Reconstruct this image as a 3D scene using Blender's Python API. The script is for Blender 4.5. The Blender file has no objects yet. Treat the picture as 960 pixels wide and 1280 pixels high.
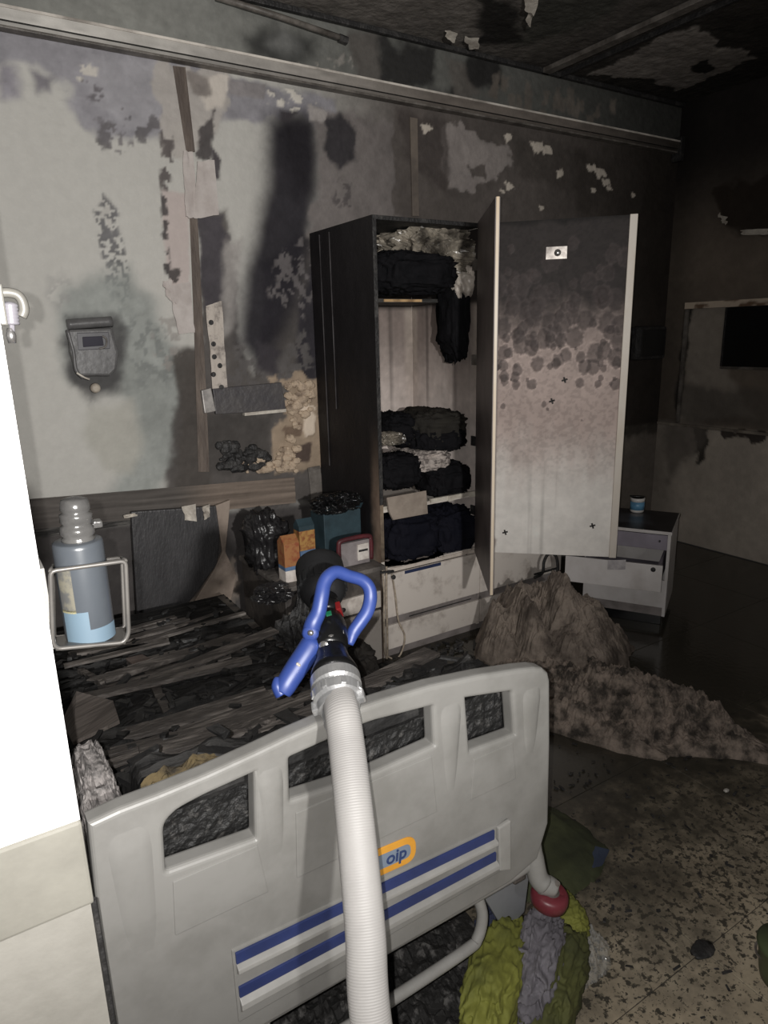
import bpy, bmesh, math, random
import numpy as np
from mathutils import Vector, Matrix
random.seed(7)
SC = bpy.context.scene
COL = SC.collection
# ------------------------------------------------------------------ camera
F = 850.0; CX, CY = 480.0, 640.0; H = 1.55
_p, _r, _a = map(math.radians, (14.6, 1.44, 32.0))
FW = np.array([math.sin(_a)*math.cos(_p), math.cos(_a)*math.cos(_p), -math.sin(_p)])
_rt = np.array([math.cos(_a), -math.sin(_a), 0.0]); _up = np.cross(_rt, FW)
RT = math.cos(_r)*_rt - math.sin(_r)*_up
UP = math.cos(_r)*_up + math.sin(_r)*_rt
CAM = np.array([0, 0, H])
cam = bpy.data.cameras.new('camera'); cam_o = bpy.data.objects.new('camera', cam); COL.objects.link(cam_o)
m = Matrix(((RT[0], UP[0], -FW[0], 0), (RT[1], UP[1], -FW[1], 0), (RT[2], UP[2], -FW[2], H), (0, 0, 0, 1)))
cam_o.matrix_world = m
cam.sensor_fit = 'VERTICAL'; cam.sensor_height = 34.6; cam.lens = F/1280*34.6
cam.clip_start = 0.02
SC.camera = cam_o
# ------------------------------------------------------------------ light
w = bpy.data.worlds.new('world'); SC.world = w; w.use_nodes = True
w.node_tree.nodes['Background'].inputs[0].default_value = (1.0, 0.975, 0.94, 1)
w.node_tree.nodes['Background'].inputs[1].default_value = 0.085
def spot(name, loc, target, power, size, blend, radius, color=(1, 1, 1)):
    l = bpy.data.lights.new(name, 'SPOT'); l.energy = power; l.spot_size = math.radians(size); l.spot_blend = blend
    l.shadow_soft_size = radius; l.color = color
    o = bpy.data.objects.new(name, l); COL.objects.link(o); o.location = loc
    o.rotation_euler = (Vector(target)-Vector(loc)).to_track_quat('-Z', 'Y').to_euler()
    return o
fl = CAM - RT*0.022 + UP*0.006
fw2 = FW - 0.05*RT + 0.06*UP
spot('phone_flash', fl, fl+fw2, 68, 152, 0.5, 0.003, (1.0, 0.975, 0.95))
spot('added_wall_fill', (0.02, -1.5, 1.78), (1.0, 3.22, 1.95), 440, 72, 1.0, 0.05, (1.0, 0.98, 0.95))  # added fill spot behind the camera, evens out the flash falloff on the wall
SC.view_settings.view_transform = 'Standard'; SC.view_settings.look = 'None'
SC.view_settings.gamma = 1.0; SC.view_settings.use_curve_mapping = False
SC.view_settings.exposure = 0.0
# ------------------------------------------------------------------ photo measuring helpers (pixel -> point on a plane)
def ray(x, y): return FW + RT*(x-CX)/F - UP*(y-CY)/F
def PY(x, y, Y): d = ray(x, y); return CAM + d*Y/d[1]
def PX(x, y, X): d = ray(x, y); return CAM + d*X/d[0]
def PZ(x, y, z=0.0): d = ray(x, y); return CAM + d*(z-H)/d[2]
def PD(x, y, dep): return CAM + ray(x, y)*dep
# ------------------------------------------------------------------ noise
def _hash(ix, iy, iz, seed):
    h = (ix.astype(np.int64)*374761393 + iy.astype(np.int64)*668265263 + iz.astype(np.int64)*2147483647 + seed*1274126177) & 0xffffffff
    h = ((h ^ (h >> 13))*1274126177) & 0xffffffff
    h = (h ^ (h >> 16)) & 0xffffffff
    return h/4294967295.0*2-1
def vnoise(x, y, z=None, seed=0):
    x = np.asarray(x, float); y = np.asarray(y, float); z = np.zeros_like(x) if z is None else np.asarray(z, float)
    fx, fy, fz = np.floor(x), np.floor(y), np.floor(z)
    tx, ty, tz = x-fx, y-fy, z-fz
    sx, sy, sz = [t*t*t*(t*(t*6-15)+10) for t in (tx, ty, tz)]
    r = 0
    for dx in (0, 1):
        for dy in (0, 1):
            for dz in (0, 1):
                wgt = (sx if dx else 1-sx)*(sy if dy else 1-sy)*(sz if dz else 1-sz)
                r = r + wgt*_hash(fx+dx, fy+dy, fz+dz, seed)
    return r
def fbm(x, y, z=None, o=4, seed=0, ridge=False):
    a, s, t = 1.0, 0.0, 0.0; k = 1.0
    for i in range(o):
        n = vnoise(x*k+i*7.3, y*k-i*3.1, None if z is None else z*k+i*5.7, seed+i)
        if ridge: n = 1-2*np.abs(n)
        s = s+a*n; t += a; a *= 0.5; k *= 2.03
    return s/t
def sstep(a, b, x): t = np.clip((x-a)/(b-a), 0, 1); return t*t*(3-2*t)
def lin(c): return np.array([(v/255/12.92 if v/255 <= 0.04045 else ((v/255+0.055)/1.055)**2.4) for v in c])
# ------------------------------------------------------------------ materials
MATS = {}
def mat(name, c, c2=None, rough=0.6, metal=0.0, ns=8.0, bump=0.0, bs=40.0, mix=0.5, sharp=0.25, stretch=(1, 1, 1), attr=None,
        alpha=None, spec=0.5, trans=0.0, rough2=None, world=False, sheen=0.0):
    if name in MATS: return MATS[name]
    M = bpy.data.materials.new(name); M.use_nodes = True; nt = M.node_tree; N = nt.nodes; L = nt.links
    b = N['Principled BSDF']
    b.inputs['Roughness'].default_value = rough; b.inputs['Metallic'].default_value = metal
    b.inputs['Specular IOR Level'].default_value = spec
    if trans: b.inputs['Transmission Weight'].default_value = trans
    if alpha is not None: b.inputs['Alpha'].default_value = alpha
    c = tuple(c)+(1,) if len(c) == 3 else c
    if world: tc = N.new('ShaderNodeNewGeometry'); src = tc.outputs['Position']
    else: tc = N.new('ShaderNodeTexCoord'); src = tc.outputs['Object']
    mp = N.new('ShaderNodeMapping'); mp.inputs['Scale'].default_value = stretch; L.new(src, mp.inputs[0])
    no = N.new('ShaderNodeTexNoise'); no.inputs['Scale'].default_value = ns; no.inputs['Detail'].default_value = 6; no.inputs['Roughness'].default_value = 0.62
    L.new(mp.outputs[0], no.inputs['Vector'])
    rmp = N.new('ShaderNodeMapRange'); rmp.interpolation_type = 'SMOOTHSTEP'
    rmp.inputs['From Min'].default_value = mix-sharp; rmp.inputs['From Max'].default_value = mix+sharp
    L.new(no.outputs['Fac'], rmp.inputs['Value'])
    if c2 is None: c2 = tuple(v*0.72 for v in c[:3])
    if attr:
        at = N.new('ShaderNodeAttribute'); at.attribute_name = attr
        mx = N.new('ShaderNodeMix'); mx.data_type = 'RGBA'; mx.blend_type = 'MULTIPLY'
        cr = N.new('ShaderNodeMix'); cr.data_type = 'RGBA'
        cr.inputs[6].default_value = (c[0], c[1], c[2], 1); cr.inputs[7].default_value = tuple(c2[:3])+(1,)
        L.new(rmp.outputs[0], cr.inputs[0])
        mx.inputs[0].default_value = 1.0
        L.new(at.outputs['Color'], mx.inputs[6]); L.new(cr.outputs[2], mx.inputs[7])
        L.new(mx.outputs[2], b.inputs['Base Color'])
    else:
        cr = N.new('ShaderNodeMix'); cr.data_type = 'RGBA'
        cr.inputs[6].default_value = c; cr.inputs[7].default_value = tuple(c2[:3])+(1,)
        L.new(rmp.outputs[0], cr.inputs[0]); L.new(cr.outputs[2], b.inputs['Base Color'])
    if rough2 is not None:
        rr = N.new('ShaderNodeMapRange'); rr.inputs['To Min'].default_value = rough; rr.inputs['To Max'].default_value = rough2
        L.new(no.outputs['Fac'], rr.inputs['Value']); rr.inputs['From Min'].default_value = 0.35; rr.inputs['From Max'].default_value = 0.65
        L.new(rr.outputs[0], b.inputs['Roughness'])
    if bump:
        n2 = N.new('ShaderNodeTexNoise'); n2.inputs['Scale'].default_value = bs; n2.inputs['Detail'].default_value = 5
        L.new(mp.outputs[0], n2.inputs['Vector'])
        bp = N.new('ShaderNodeBump'); bp.inputs['Strength'].default_value = bump; bp.inputs['Distance'].default_value = 0.01
        L.new(n2.outputs['Fac'], bp.inputs['Height']); L.new(bp.outputs[0], b.inputs['Normal'])
    MATS[name] = M
    return M
K = 1.75
def A(r, g, b, k=K): return tuple(np.minimum(lin((r, g, b))*k, 0.86))
# ------------------------------------------------------------------ mesh builder and object helpers
ORG = {}
class MB:
    def __init__(s): s.v = []; s.f = []; s.cols = None
    def add(s, vs, fs):
        n = len(s.v); s.v += [tuple(map(float, q)) for q in vs]; s.f += [tuple(i+n for i in q) for q in fs]; return s
    def box(s, a, b):
        (x0, y0, z0), (x1, y1, z1) = a, b
        return s.add([(x0, y0, z0), (x1, y0, z0), (x1, y1, z0), (x0, y1, z0), (x0, y0, z1), (x1, y0, z1), (x1, y1, z1), (x0, y1, z1)],
                     [(3, 2, 1, 0), (4, 5, 6, 7), (0, 1, 5, 4), (1, 2, 6, 5), (2, 3, 7, 6), (3, 0, 4, 7)])
    def obox(s, o, ex, ey, ez, a, b):
        """box with corners a, b given in the frame (o; ex, ey, ez)"""
        o, ex, ey, ez = map(lambda q: np.array(q, float), (o, ex, ey, ez))
        t = MB().box(a, b)
        return s.add([o+ex*p[0]+ey*p[1]+ez*p[2] for p in t.v], t.f)
    def prism(s, pts, d):
        n = len(pts); d = np.array(d, float); pts = [np.array(p, float) for p in pts]
        return s.add(pts+[p+d for p in pts], [tuple(range(n-1, -1, -1)), tuple(range(n, 2*n))]+[(i, (i+1) % n, n+(i+1) % n, n+i) for i in range(n)])
    def tube(s, path, r, n=10, flat=None, cap=True, closed=False):
        P = [np.array(p, float) for p in path]; k = len(P)
        rs = r if hasattr(r, '__len__') else [r]*k
        up = np.array((0.0, 0, 1)) if flat is None else np.array(flat[0], float)
        vs = []
        for i in range(k):
            t = (P[(i+1) % k]-P[i-1]) if closed else P[min(i+1, k-1)]-P[max(i-1, 0)]
            t = t/(np.linalg.norm(t)+1e-9)
            u = up-t*(up@t)
            if np.linalg.norm(u) < 1e-3: u = np.array((1.0, 0, 0))-t*t[0]
            u = u/np.linalg.norm(u); v = np.cross(t, u); up = u if flat is None else up
            sx = flat[1] if flat else 1.0
            for j in range(n):
                a = 2*math.pi*j/n; vs.append(P[i]+rs[i]*(math.cos(a)*u*sx+math.sin(a)*v))
        fs = [(i*n+j, i*n+(j+1) % n, ((i+1) % k)*n+(j+1) % n, ((i+1) % k)*n+j) for i in range(k if closed else k-1) for j in range(n)]
        if cap and not closed: fs += [tuple(range(n-1, -1, -1)), tuple((k-1)*n+j for j in range(n))]
        return s.add(vs, fs)
    def lathe(s, prof, o, ax=(0, 0, 1), n=24, arc=None):
        o = np.array(o, float); ax = np.array(ax, float); ax = ax/np.linalg.norm(ax)
        return s.tube([o+ax*t for t, _ in prof], [max(r, 1e-4) for _, r in prof], n)
    def grid(s, nu, nv, fn):
        U, V = np.meshgrid(np.linspace(0, 1, nu), np.linspace(0, 1, nv), indexing='ij')
        p = fn(U.ravel(), V.ravel())
        fs = [(i*nv+j, (i+1)*nv+j, (i+1)*nv+j+1, i*nv+j+1) for i in range(nu-1) for j in range(nv-1)]
        return s.add(p, fs)
def smooth_path(pts, k=6, closed=False):
    P = [np.array(p, float) for p in pts]; n = len(P); out = []
    for i in range(n if closed else n-1):
        p0, p1, p2, p3 = (P[(i-1) % n], P[i], P[(i+1) % n], P[(i+2) % n]) if closed else (P[max(i-1, 0)], P[i], P[i+1], P[min(i+2, n-1)])
        for j in range(k):
            t = j/k; out.append(0.5*((2*p1)+(-p0+p2)*t+(2*p0-5*p1+4*p2-p3)*t*t+(-p0+3*p1-3*p2+p3)*t**3))
    if not closed: out.append(P[-1])
    return out
def setprops(o, label=None, cat=None, group=None, kind=None):
    if label: o['label'] = label
    if cat: o['category'] = cat
    if group: o['group'] = group
    if kind: o['kind'] = kind
    return o
def thing(name, label, cat, loc, group=None):
    o = bpy.data.objects.new(name, None); COL.objects.link(o); o.location = loc; o.empty_display_size = 0.05
    ORG[o] = np.array(loc, float); return setprops(o, label, cat, group)
def build(mb, name, M, parent=None, smooth=False, bevel=0.0, colors=None, label=None, cat=None, group=None, kind=None, sub=0):
    v = np.array(mb.v)
    if parent is not None: org = ORG[parent]
    elif kind == 'structure': org = np.zeros(3)
    else:
        lo, hi = v.min(0), v.max(0); org = np.array([(lo[0]+hi[0])/2, (lo[1]+hi[1])/2, lo[2]])
    me = bpy.data.meshes.new(name); me.from_pydata((v-org).tolist(), [], mb.f); me.update()
    bm = bmesh.new(); bm.from_mesh(me)
    if bevel:
        ed = [e for e in bm.edges if len(e.link_faces) == 2 and e.calc_face_angle(0) > 0.5]
        bmesh.ops.bevel(bm, geom=ed, offset=bevel, segments=2, profile=0.6, affect='EDGES', clamp_overlap=True)
    bmesh.ops.recalc_face_normals(bm, faces=bm.faces) if colors is None else None
    bm.to_mesh(me); bm.free()
    me.materials.append(M)
    if smooth:
        me.polygons.foreach_set('use_smooth', [True]*len(me.polygons))
    if colors is not None:
        ca = me.color_attributes.new('Col', 'FLOAT_COLOR', 'POINT')
        c4 = np.ones((len(v), 4)); c4[:, :3] = colors; ca.data.foreach_set('color', c4.ravel())
    o = bpy.data.objects.new(name, me); COL.objects.link(o)
    if parent is not None: o.parent = parent
    else: o.location = org
    if smooth == 'auto':
        pass
    ORG[o] = org
    return setprops(o, label, cat, group, kind)
def lump(c, r, seed, amp=0.25, fr=2.2, n=40, box=1.0, ax=None, fine=0.08, floor=None, ridge=True, wr=0.0):
    """crumpled closed blob: centre, radii, optional axes"""
    c = np.array(c, float)
    th, ph = np.meshgrid(np.linspace(0.02, math.pi-0.02, n), np.linspace(0, 2*math.pi, 2*n, endpoint=False), indexing='ij')
    p = np.stack([np.sin(th)*np.cos(ph), np.sin(th)*np.sin(ph), np.cos(th)], -1).reshape(-1, 3)
    q = np.sign(p)*np.abs(p)**box
    d = 1+amp*fbm(p[:, 0]*fr+seed, p[:, 1]*fr, p[:, 2]*fr, 3, seed, ridge)+fine*fbm(p[:, 0]*fr*4, p[:, 1]*fr*4+seed, p[:, 2]*fr*4, 3, seed+9, True)
    if wr:
        ph_ = p[:, 0]*15+2.6*fbm(p[:, 0]*2+seed, p[:, 1]*2, p[:, 2]*2, 3, seed+3)*2+1.5*p[:, 1]; d = d+wr*(1-np.abs(np.sin(ph_)))*(.6+.6*vnoise(p[:, 0]*3, p[:, 1]*3, p[:, 2]*3, seed+5))
    q = q*d[:, None]*np.array(r)
    if ax is not None: q = q@np.array(ax)
    q = q+c
    if floor is not None: q[:, 2] = np.maximum(q[:, 2], floor)
    m2 = 2*n
    fs = [(i*m2+j, (i+1)*m2+j, (i+1)*m2+(j+1) % m2, i*m2+(j+1) % m2) for i in range(n-1) for j in range(m2)]
    fs += [tuple(range(m2)), tuple((n-1)*m2+j for j in range(m2-1, -1, -1))]
    return MB().add(q, fs)
def axes(d, up=(0, 0, 1)):
    d = np.array(d, float); d /= np.linalg.norm(d); up = np.array(up, float); s = np.cross(up, d); s /= np.linalg.norm(s); u = np.cross(d, s)
    return np.array([d, s, u])
# ------------------------------------------------------------------ painted surfaces: colour fields in surface metres
def sdf(U, V, poly):
    P = np.array(poly, float); d = np.full(U.shape, 1e9); s = np.ones(U.shape)
    for i in range(len(P)):
        a, b = P[i], P[i-1]; e = b-a; wx, wy = U-a[0], V-a[1]
        t = np.clip((wx*e[0]+wy*e[1])/(e@e+1e-12), 0, 1)
        d = np.minimum(d, (wx-e[0]*t)**2+(wy-e[1]*t)**2)
        c1 = V >= a[1]; c2 = V < b[1]; c3 = e[0]*wy > e[1]*wx
        fl_ = (c1 & c2 & c3) | (~c1 & ~c2 & ~c3); s = np.where(fl_, -s, s)
    return s*np.sqrt(d)
class Paint:
    def __init__(s, U, V, base): s.U, s.V = U, V; s.c = np.tile(np.array(base, float), (len(U), 1)); s.d = np.zeros(len(U))
    def poly(s, pts, col, edge=0.02, warp=0.03, ws=9.0, alpha=1.0, seed=1, depth=0.0, holes=0.0, hs=30.0):
        pts = np.array(pts, float); mg = warp+edge+0.02
        k = (s.U > pts[:, 0].min()-mg) & (s.U < pts[:, 0].max()+mg) & (s.V > pts[:, 1].min()-mg) & (s.V < pts[:, 1].max()+mg)
        if not k.any(): return
        U, V = s.U[k], s.V[k]
        d = sdf(U, V, pts)+warp*1.15*fbm(U*ws, V*ws, None, 5, seed)
        mk = alpha*(1-sstep(-edge, edge, d))
        if holes: mk = mk*(1-sstep(0.5-holes, 0.62-holes, 0.5+fbm(U*hs, V*hs, None, 4, seed+5)*0.9))
        s.c[k] = s.c[k]*(1-mk[:, None])+np.array(col)*mk[:, None]
        s.d[k] += depth*mk
    def mottle(s, amt, fr, seed=3, sx=1, sy=1):
        s.c *= (1+amt*fbm(s.U*fr*sx, s.V*fr*sy, None, 5, seed))[:, None]
def paint_grid(o, eu, ev, w, h, step, fn, n=None):
    nu, nv = int(w/step)+1, int(h/step)+1
    u, v = np.meshgrid(np.linspace(0, w, nu), np.linspace(0, h, nv), indexing='ij'); u = u.ravel(); v = v.ravel()
    p = Paint(u, v, (0.5, 0.5, 0.5)); fn(p)
    o, eu, ev = map(lambda q: np.array(q, float), (o, eu, ev)); nn = np.cross(eu, ev) if n is None else np.array(n, float)
    mb = MB(); mb.v = (o+u[:, None]*eu+v[:, None]*ev+p.d[:, None]*nn).tolist()
    i, j = np.meshgrid(np.arange(nu-1), np.arange(nv-1), indexing='ij'); i = i.ravel(); j = j.ravel()
    mb.f = np.stack([i*nv+j, (i+1)*nv+j, (i+1)*nv+j+1, i*nv+j+1], -1).tolist()
    return mb, np.clip(p.c, 0.004, 0.9)

YW, XR, ZC = 3.22, 4.45, 3.0
M_wall = mat('sooty_paint', (1, 1, 1), (0.93, 0.93, 0.93), rough=0.75, ns=22, bump=0.25, bs=60, attr='Col', spec=0.12)
M_ceil = mat('sooty_ceiling', (1, 1, 1), (0.6, 0.6, 0.6), rough=0.85, ns=14, bump=0.5, bs=40, attr='Col', spec=0.15)
# ================================================================== SETTING
# ---- main wall behind bed and wardrobe
X0 = -0.7
def W(*px): return [(PY(x, y, YW)[0]-X0, PY(x, y, YW)[2]) for x, y in px]
def paint_wall(p):
    U, V = p.U, p.V; X = U+X0
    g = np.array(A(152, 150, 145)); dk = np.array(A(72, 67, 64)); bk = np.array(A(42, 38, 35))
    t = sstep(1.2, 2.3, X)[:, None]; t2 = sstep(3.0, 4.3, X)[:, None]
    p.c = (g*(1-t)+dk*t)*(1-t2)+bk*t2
    P = p.poly
    # smoked band under the ledge
    P(W((-60, 0), (230, 70), (420, 120), (420, 155), (300, 150), (250, 150), (215, 170), (130, 175), (75, 105), (0, 80), (-60, 80)), A(112, 110, 114), 0.02, 0.06, 7, 0.95, 2)
    P(W((0, 80), (15, 84), (22, 120), (0, 125)), A(105, 102, 108), .02, .03, 9, .9, 3)
    P(W((35, 85), (70, 95), (65, 118), (45, 115)), A(92, 89, 94), .015, .02, 9, .9, 4)
    P(W((100, 75), (205, 80), (205, 160), (150, 150), (110, 120)), A(126, 124, 127), .02, .04, 12, .9, 5)
    P(W((95, 78), (118, 74), (118, 105), (100, 98)), A(165, 160, 152), .01, .03, 14, .9, 6, holes=.12)
    P(W((70, 95), (120, 100), (140, 125), (125, 130), (90, 112)), A(74, 70, 72), .01, .03, 25, .8, 7, holes=.12)
    P(W((120, 150), (200, 140), (210, 165), (145, 190), (122, 172)), A(76, 73, 74), .01, .05, 18, .85, 8, holes=.2, hs=18)
    # greenish cloud and drips on the left
    P(W((128, 240), (145, 260), (165, 370), (150, 390), (130, 350), (118, 265)), A(86, 85, 86), .010, .012, 26, .92, 9, holes=.03, hs=70)
    P(W((128, 248), (140, 262), (138, 285), (128, 280), (120, 262)), A(150, 147, 142), .006, .012, 30, .9, 232, holes=.1, hs=50)
    P(W((122, 150), (170, 160), (165, 188), (140, 192), (126, 175)), A(84, 81, 82), .006, .02, 40, .85, 233, holes=.16, hs=45)
    P(W((80, 360), (165, 330), (205, 420), (235, 470), (225, 560), (190, 620), (140, 620), (160, 560), (165, 500), (140, 480), (90, 480), (72, 420)), A(116, 119, 116), .05, .06, 6, .85, 10)
    P(W((150, 400), (200, 400), (225, 470), (205, 480), (165, 470)), A(98, 100, 98), .04, .05, 14, .7, 11, holes=.1)
    P(W((110, 510), (165, 500), (180, 545), (165, 590), (130, 590), (110, 560)), A(140, 138, 131), .03, .03, 6, .9, 12)
    P(W((82, 395), (150, 390), (158, 440), (150, 490), (112, 505), (85, 470), (75, 430)), A(60, 59, 59), .03, .03, 12, .95, 13)
    P(W((60, 345), (85, 345), (90, 380), (65, 380)), A(120, 119, 117), .04, .04, 20, .6, 14, holes=.15)
    # column of torn paint around the burnt channel
    P(W((196, 80), (285, 90), (280, 140), (240, 200), (210, 200), (196, 140)), A(140, 135, 130), .01, .04, 16, .9, 15, depth=0.003)
    P(W((255, 95), (285, 98), (275, 130), (255, 145)), A(165, 158, 150), .01, .03, 14, .9, 16, depth=0.004)
    P(W((236, 92), (262, 97), (262, 118), (240, 118)), A(105, 99, 95), .01, .02, 14, .9, 17)
    P(W((198, 150), (215, 165), (218, 200), (212, 240), (200, 238), (203, 190)), A(72, 67, 66), .008, .014, 32, .95, 18, holes=.06)
    P(W((248, 165), (268, 138), (266, 175), (262, 200), (246, 200)), A(62, 58, 58), .008, .014, 32, .95, 19)
    P(W((200, 235), (234, 240), (238, 360), (212, 362), (207, 300)), A(150, 140, 136), .006, .015, 12, .95, 20)
    P(W((200, 240), (208, 240), (213, 345), (206, 345)), A(64, 60, 60), .005, .014, 32, .95, 21, holes=.05)
    P(W((208, 340), (224, 335), (224, 365), (210, 365)), A(66, 62, 61), .005, .014, 32, .95, 22, holes=.05)
    # dark burnt fields
    P(W((252, 262), (284, 262), (300, 420), (318, 470), (330, 330), (380, 290), (410, 290), (412, 628), (205, 640), (222, 520), (250, 420)), A(66, 62, 60), .02, .03, 10, .96, 230)
    P(W((215, 440), (252, 430), (262, 620), (215, 620), (228, 540), (220, 480)), A(64, 60, 57), .02, .03, 10, .97, 23)
    P(W((245, 270), (280, 268), (284, 380), (255, 385)), A(58, 55, 58), .01, .02, 14, .97, 24)
    P(W((265, 185), (276, 200), (275, 225), (265, 225)), A(56, 52, 55), .006, .008, 16, .95, 25)
    P(W((278, 290), (286, 292), (292, 330), (284, 345)), A(72, 68, 69), .006, .015, 34, .9, 234, holes=.06)
    P(W((283, 345), (292, 350), (294, 400), (284, 405)), A(66, 62, 63), .006, .015, 34, .9, 235, holes=.06)
    P(W((192, 400), (222, 395), (228, 440), (205, 470), (190, 440)), A(120, 116, 112), .01, .02, 30, .8, 236, holes=.14)
    P(W((278, 300), (302, 300), (300, 350), (296, 400), (280, 420)), A(122, 118, 115), .02, .02, 12, .9, 26)
    P(W((335, 150), (395, 140), (402, 200), (390, 300), (372, 380), (342, 440), (320, 460), (296, 430), (304, 340), (330, 240)), A(34, 32, 36), .07, .015, 5, .98, 27)
    P(W((345, 140), (380, 138), (392, 160), (390, 240), (370, 250), (355, 200)), A(30, 28, 31), .05, .02, 7, .9, 28)
    P(W((395, 140), (500, 150), (505, 290), (380, 300), (400, 220)), A(92, 87, 85), .02, .04, 14, .95, 29)
    P(W((372, 380), (402, 300), (405, 505), (372, 505)), A(40, 38, 42), .02, .02, 9, .95, 231)
    P(W((345, 320), (380, 300), (392, 360), (380, 400), (340, 370)), A(84, 80, 80), .015, .04, 22, .9, 30, holes=.16)
    P(W((300, 420), (345, 450), (385, 400), (395, 500), (290, 500), (275, 460)), A(76, 73, 72), .02, .03, 14, .9, 31, holes=.1)
    P(W((320, 425), (350, 440), (345, 470), (325, 462)), A(52, 49, 52), .02, .02, 14, .95, 32)
    P(W((406, 150), (430, 145), (448, 165), (445, 200), (425, 212), (408, 195)), A(44, 42, 44), .015, .03, 16, .97, 33)
    P(W((415, 225), (440, 228), (438, 262), (418, 255)), A(64, 60, 60), .01, .03, 25, .8, 34, holes=.15)
    P(W((350, 138), (372, 140), (360, 152), (352, 152)), A(48, 45, 47), .01, .01, 16, .95, 35)
    # flaking pale plaster patches
    P(W((333, 108), (395, 118), (393, 132), (365, 140), (335, 128)), A(168, 163, 155), .006, .03, 20, .95, 36, depth=0.006, holes=.08)
    P(W((385, 132), (412, 140), (405, 155), (388, 150)), A(128, 123, 120), .008, .02, 20, .9, 37, depth=0.004)
    P(W((285, 100), (333, 105), (330, 125), (285, 118)), A(112, 108, 108), .006, .006, 12, .95, 38, depth=0.004)
    P(W((490, 130), (520, 135), (518, 270), (492, 270)), A(70, 65, 62), .01, .02, 12, .9, 39)
    P(W((556, 158), (600, 165), (640, 190), (648, 205), (618, 222), (590, 240), (560, 235), (553, 200)), A(112, 106, 103), .006, .05, 12, .97, 40, depth=0.004)
    P(W((585, 210), (605, 208), (606, 222), (590, 224)), A(66, 61, 58), .006, .02, 20, .9, 41)
    P(W((500, 140), (560, 150), (556, 235), (530, 215), (505, 200)), A(58, 53, 51), .02, .04, 10, .8, 42)
    P(W((640, 170), (760, 200), (740, 240), (650, 225)), A(56, 52, 49), .03, .05, 8, .8, 43)
    P(W((720, 190), (800, 210), (800, 265), (720, 265)), A(50, 46, 43), .04, .05, 8, .8, 44)
    for i, (x, y, r) in enumerate([(672, 185, 9), (683, 188, 7), (700, 216, 5), (738, 210, 6), (750, 216, 8), (757, 228, 6), (637, 232, 6), (677, 260, 4), (533, 160, 6), (742, 238, 4), (762, 236, 4), (792, 244, 3), (626, 238, 4), (635, 173, 5)]):
        P(W((x-r, y-r*.8), (x+r*.7, y-r*.6), (x+r, y+r*.5), (x-r*.5, y+r)), A(160, 152, 142), .003, .015, 40, .95, 50+i, depth=0.004)
    # above the ledge
    top = sstep(2.735, 2.75, V)[:, None]
    fade = (1-0.45*sstep(0.8, 2.6, X))[:, None]*(1-0.5*sstep(2.6, 4.2, X))[:, None]
    p.c = p.c*(1-top)+np.array(A(104, 104, 100))*fade*top
    P(W((310, 50), (345, 30), (400, 45), (395, 75), (350, 82), (318, 68)), A(46, 46, 45), .04, .04, 8, .9, 70)
    P(W((335, 55), (358, 45), (375, 58), (358, 66)), A(98, 98, 96), .04, .03, 8, .8, 71)
    P(W((375, 80), (440, 70), (435, 95), (395, 95)), A(125, 121, 116), .008, .03, 20, .85, 72, holes=.12, depth=0.004)
    P(W((435, 45), (475, 35), (475, 105), (445, 100)), A(70, 66, 63), .02, .03, 10, .8, 73)
    for i, (x, y, a, b) in enumerate([(512, 82, 34, 30), (606, 85, 24, 26), (560, 115, 20, 8)]):
        P(W((x-a, y-b), (x+a, y-b+6), (x+a, y+b), (x-a, y+b-6)), A(30, 29, 29), .03, .06, 9, .9, 80+i)
    P(W((555, 70), (580, 80), (585, 105), (610, 120), (570, 118)), A(80, 76, 72), .02, .03, 12, .8, 84)
    for i in range(26):
        x = 610+random.random()*160; y = 60+(x-480)*.24+random.random()*45
        P(W((x-4, y-8), (x+4, y-7), (x+3, y+9), (x-4, y+8)), A(88, 82, 76), .008, .02, 22, .7, 90+i)
    # below the burnt rail: bed-head zone
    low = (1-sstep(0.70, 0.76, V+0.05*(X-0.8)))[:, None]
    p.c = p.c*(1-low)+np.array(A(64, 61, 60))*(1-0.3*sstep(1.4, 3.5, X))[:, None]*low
    P(W((225, 760), (292, 700), (296, 735), (285, 795), (230, 800)), A(112, 103, 95), .01, .03, 12, .9, 120)
    # burnt cream plaster beside the wardrobe
    P(W((330, 470), (400, 470), (402, 585), (345, 590), (338, 560), (352, 520), (358, 490)), A(124, 110, 95), .008, .04, 14, .97, 121, depth=0.005)
    P(W((366, 555), (388, 555), (386, 578), (364, 576)), A(62, 52, 48), .006, .015, 20, .95, 122)
    P(W((372, 500), (392, 505), (394, 545), (382, 545)), A(178, 165, 150), .004, .02, 22, .9, 123, depth=0.006)
    P(W((350, 535), (378, 530), (375, 545), (355, 548)), A(80, 66, 56), .004, .02, 25, .8, 124)
    P(W((310, 565), (372, 575), (370, 592), (300, 592)), A(105, 96, 88), .008, .03, 20, .85, 125, holes=.1, depth=0.004)
    P(W((250, 515), (340, 518), (335, 590), (250, 590)), A(60, 57, 55), .02, .03, 10, .95, 126)
    # pale wall behind the nightstand
    z87 = (1-sstep(0.84, 0.88, V))*sstep(2.9, 3.0, X)
    p.c = p.c*(1-z87[:, None])+np.array(A(96, 90, 84))*z87[:, None]
    P([(3.55-X0, 0.86), (5.2-X0, 0.9), (5.2-X0, 0.8), (3.55-X0, 0.78)], A(40, 37, 34), .03, .03, 12, .8, 128)
    burnt = 1-sstep(.30, .50, p.c.mean(1))[:, None]
    c0 = p.c.copy(); p.mottle(.20, 3.2, 5); p.mottle(.18, 17, 6); p.mottle(.12, 60, 8); p.c = c0*(1-burnt)*(1+.04*fbm(U*2, V*2, None, 3, 4))[:, None]+p.c*burnt
    p.d += 0.0035*fbm(U*28, V*55, None, 4, 11)*sstep(2.15, 2.45, V)
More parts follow.
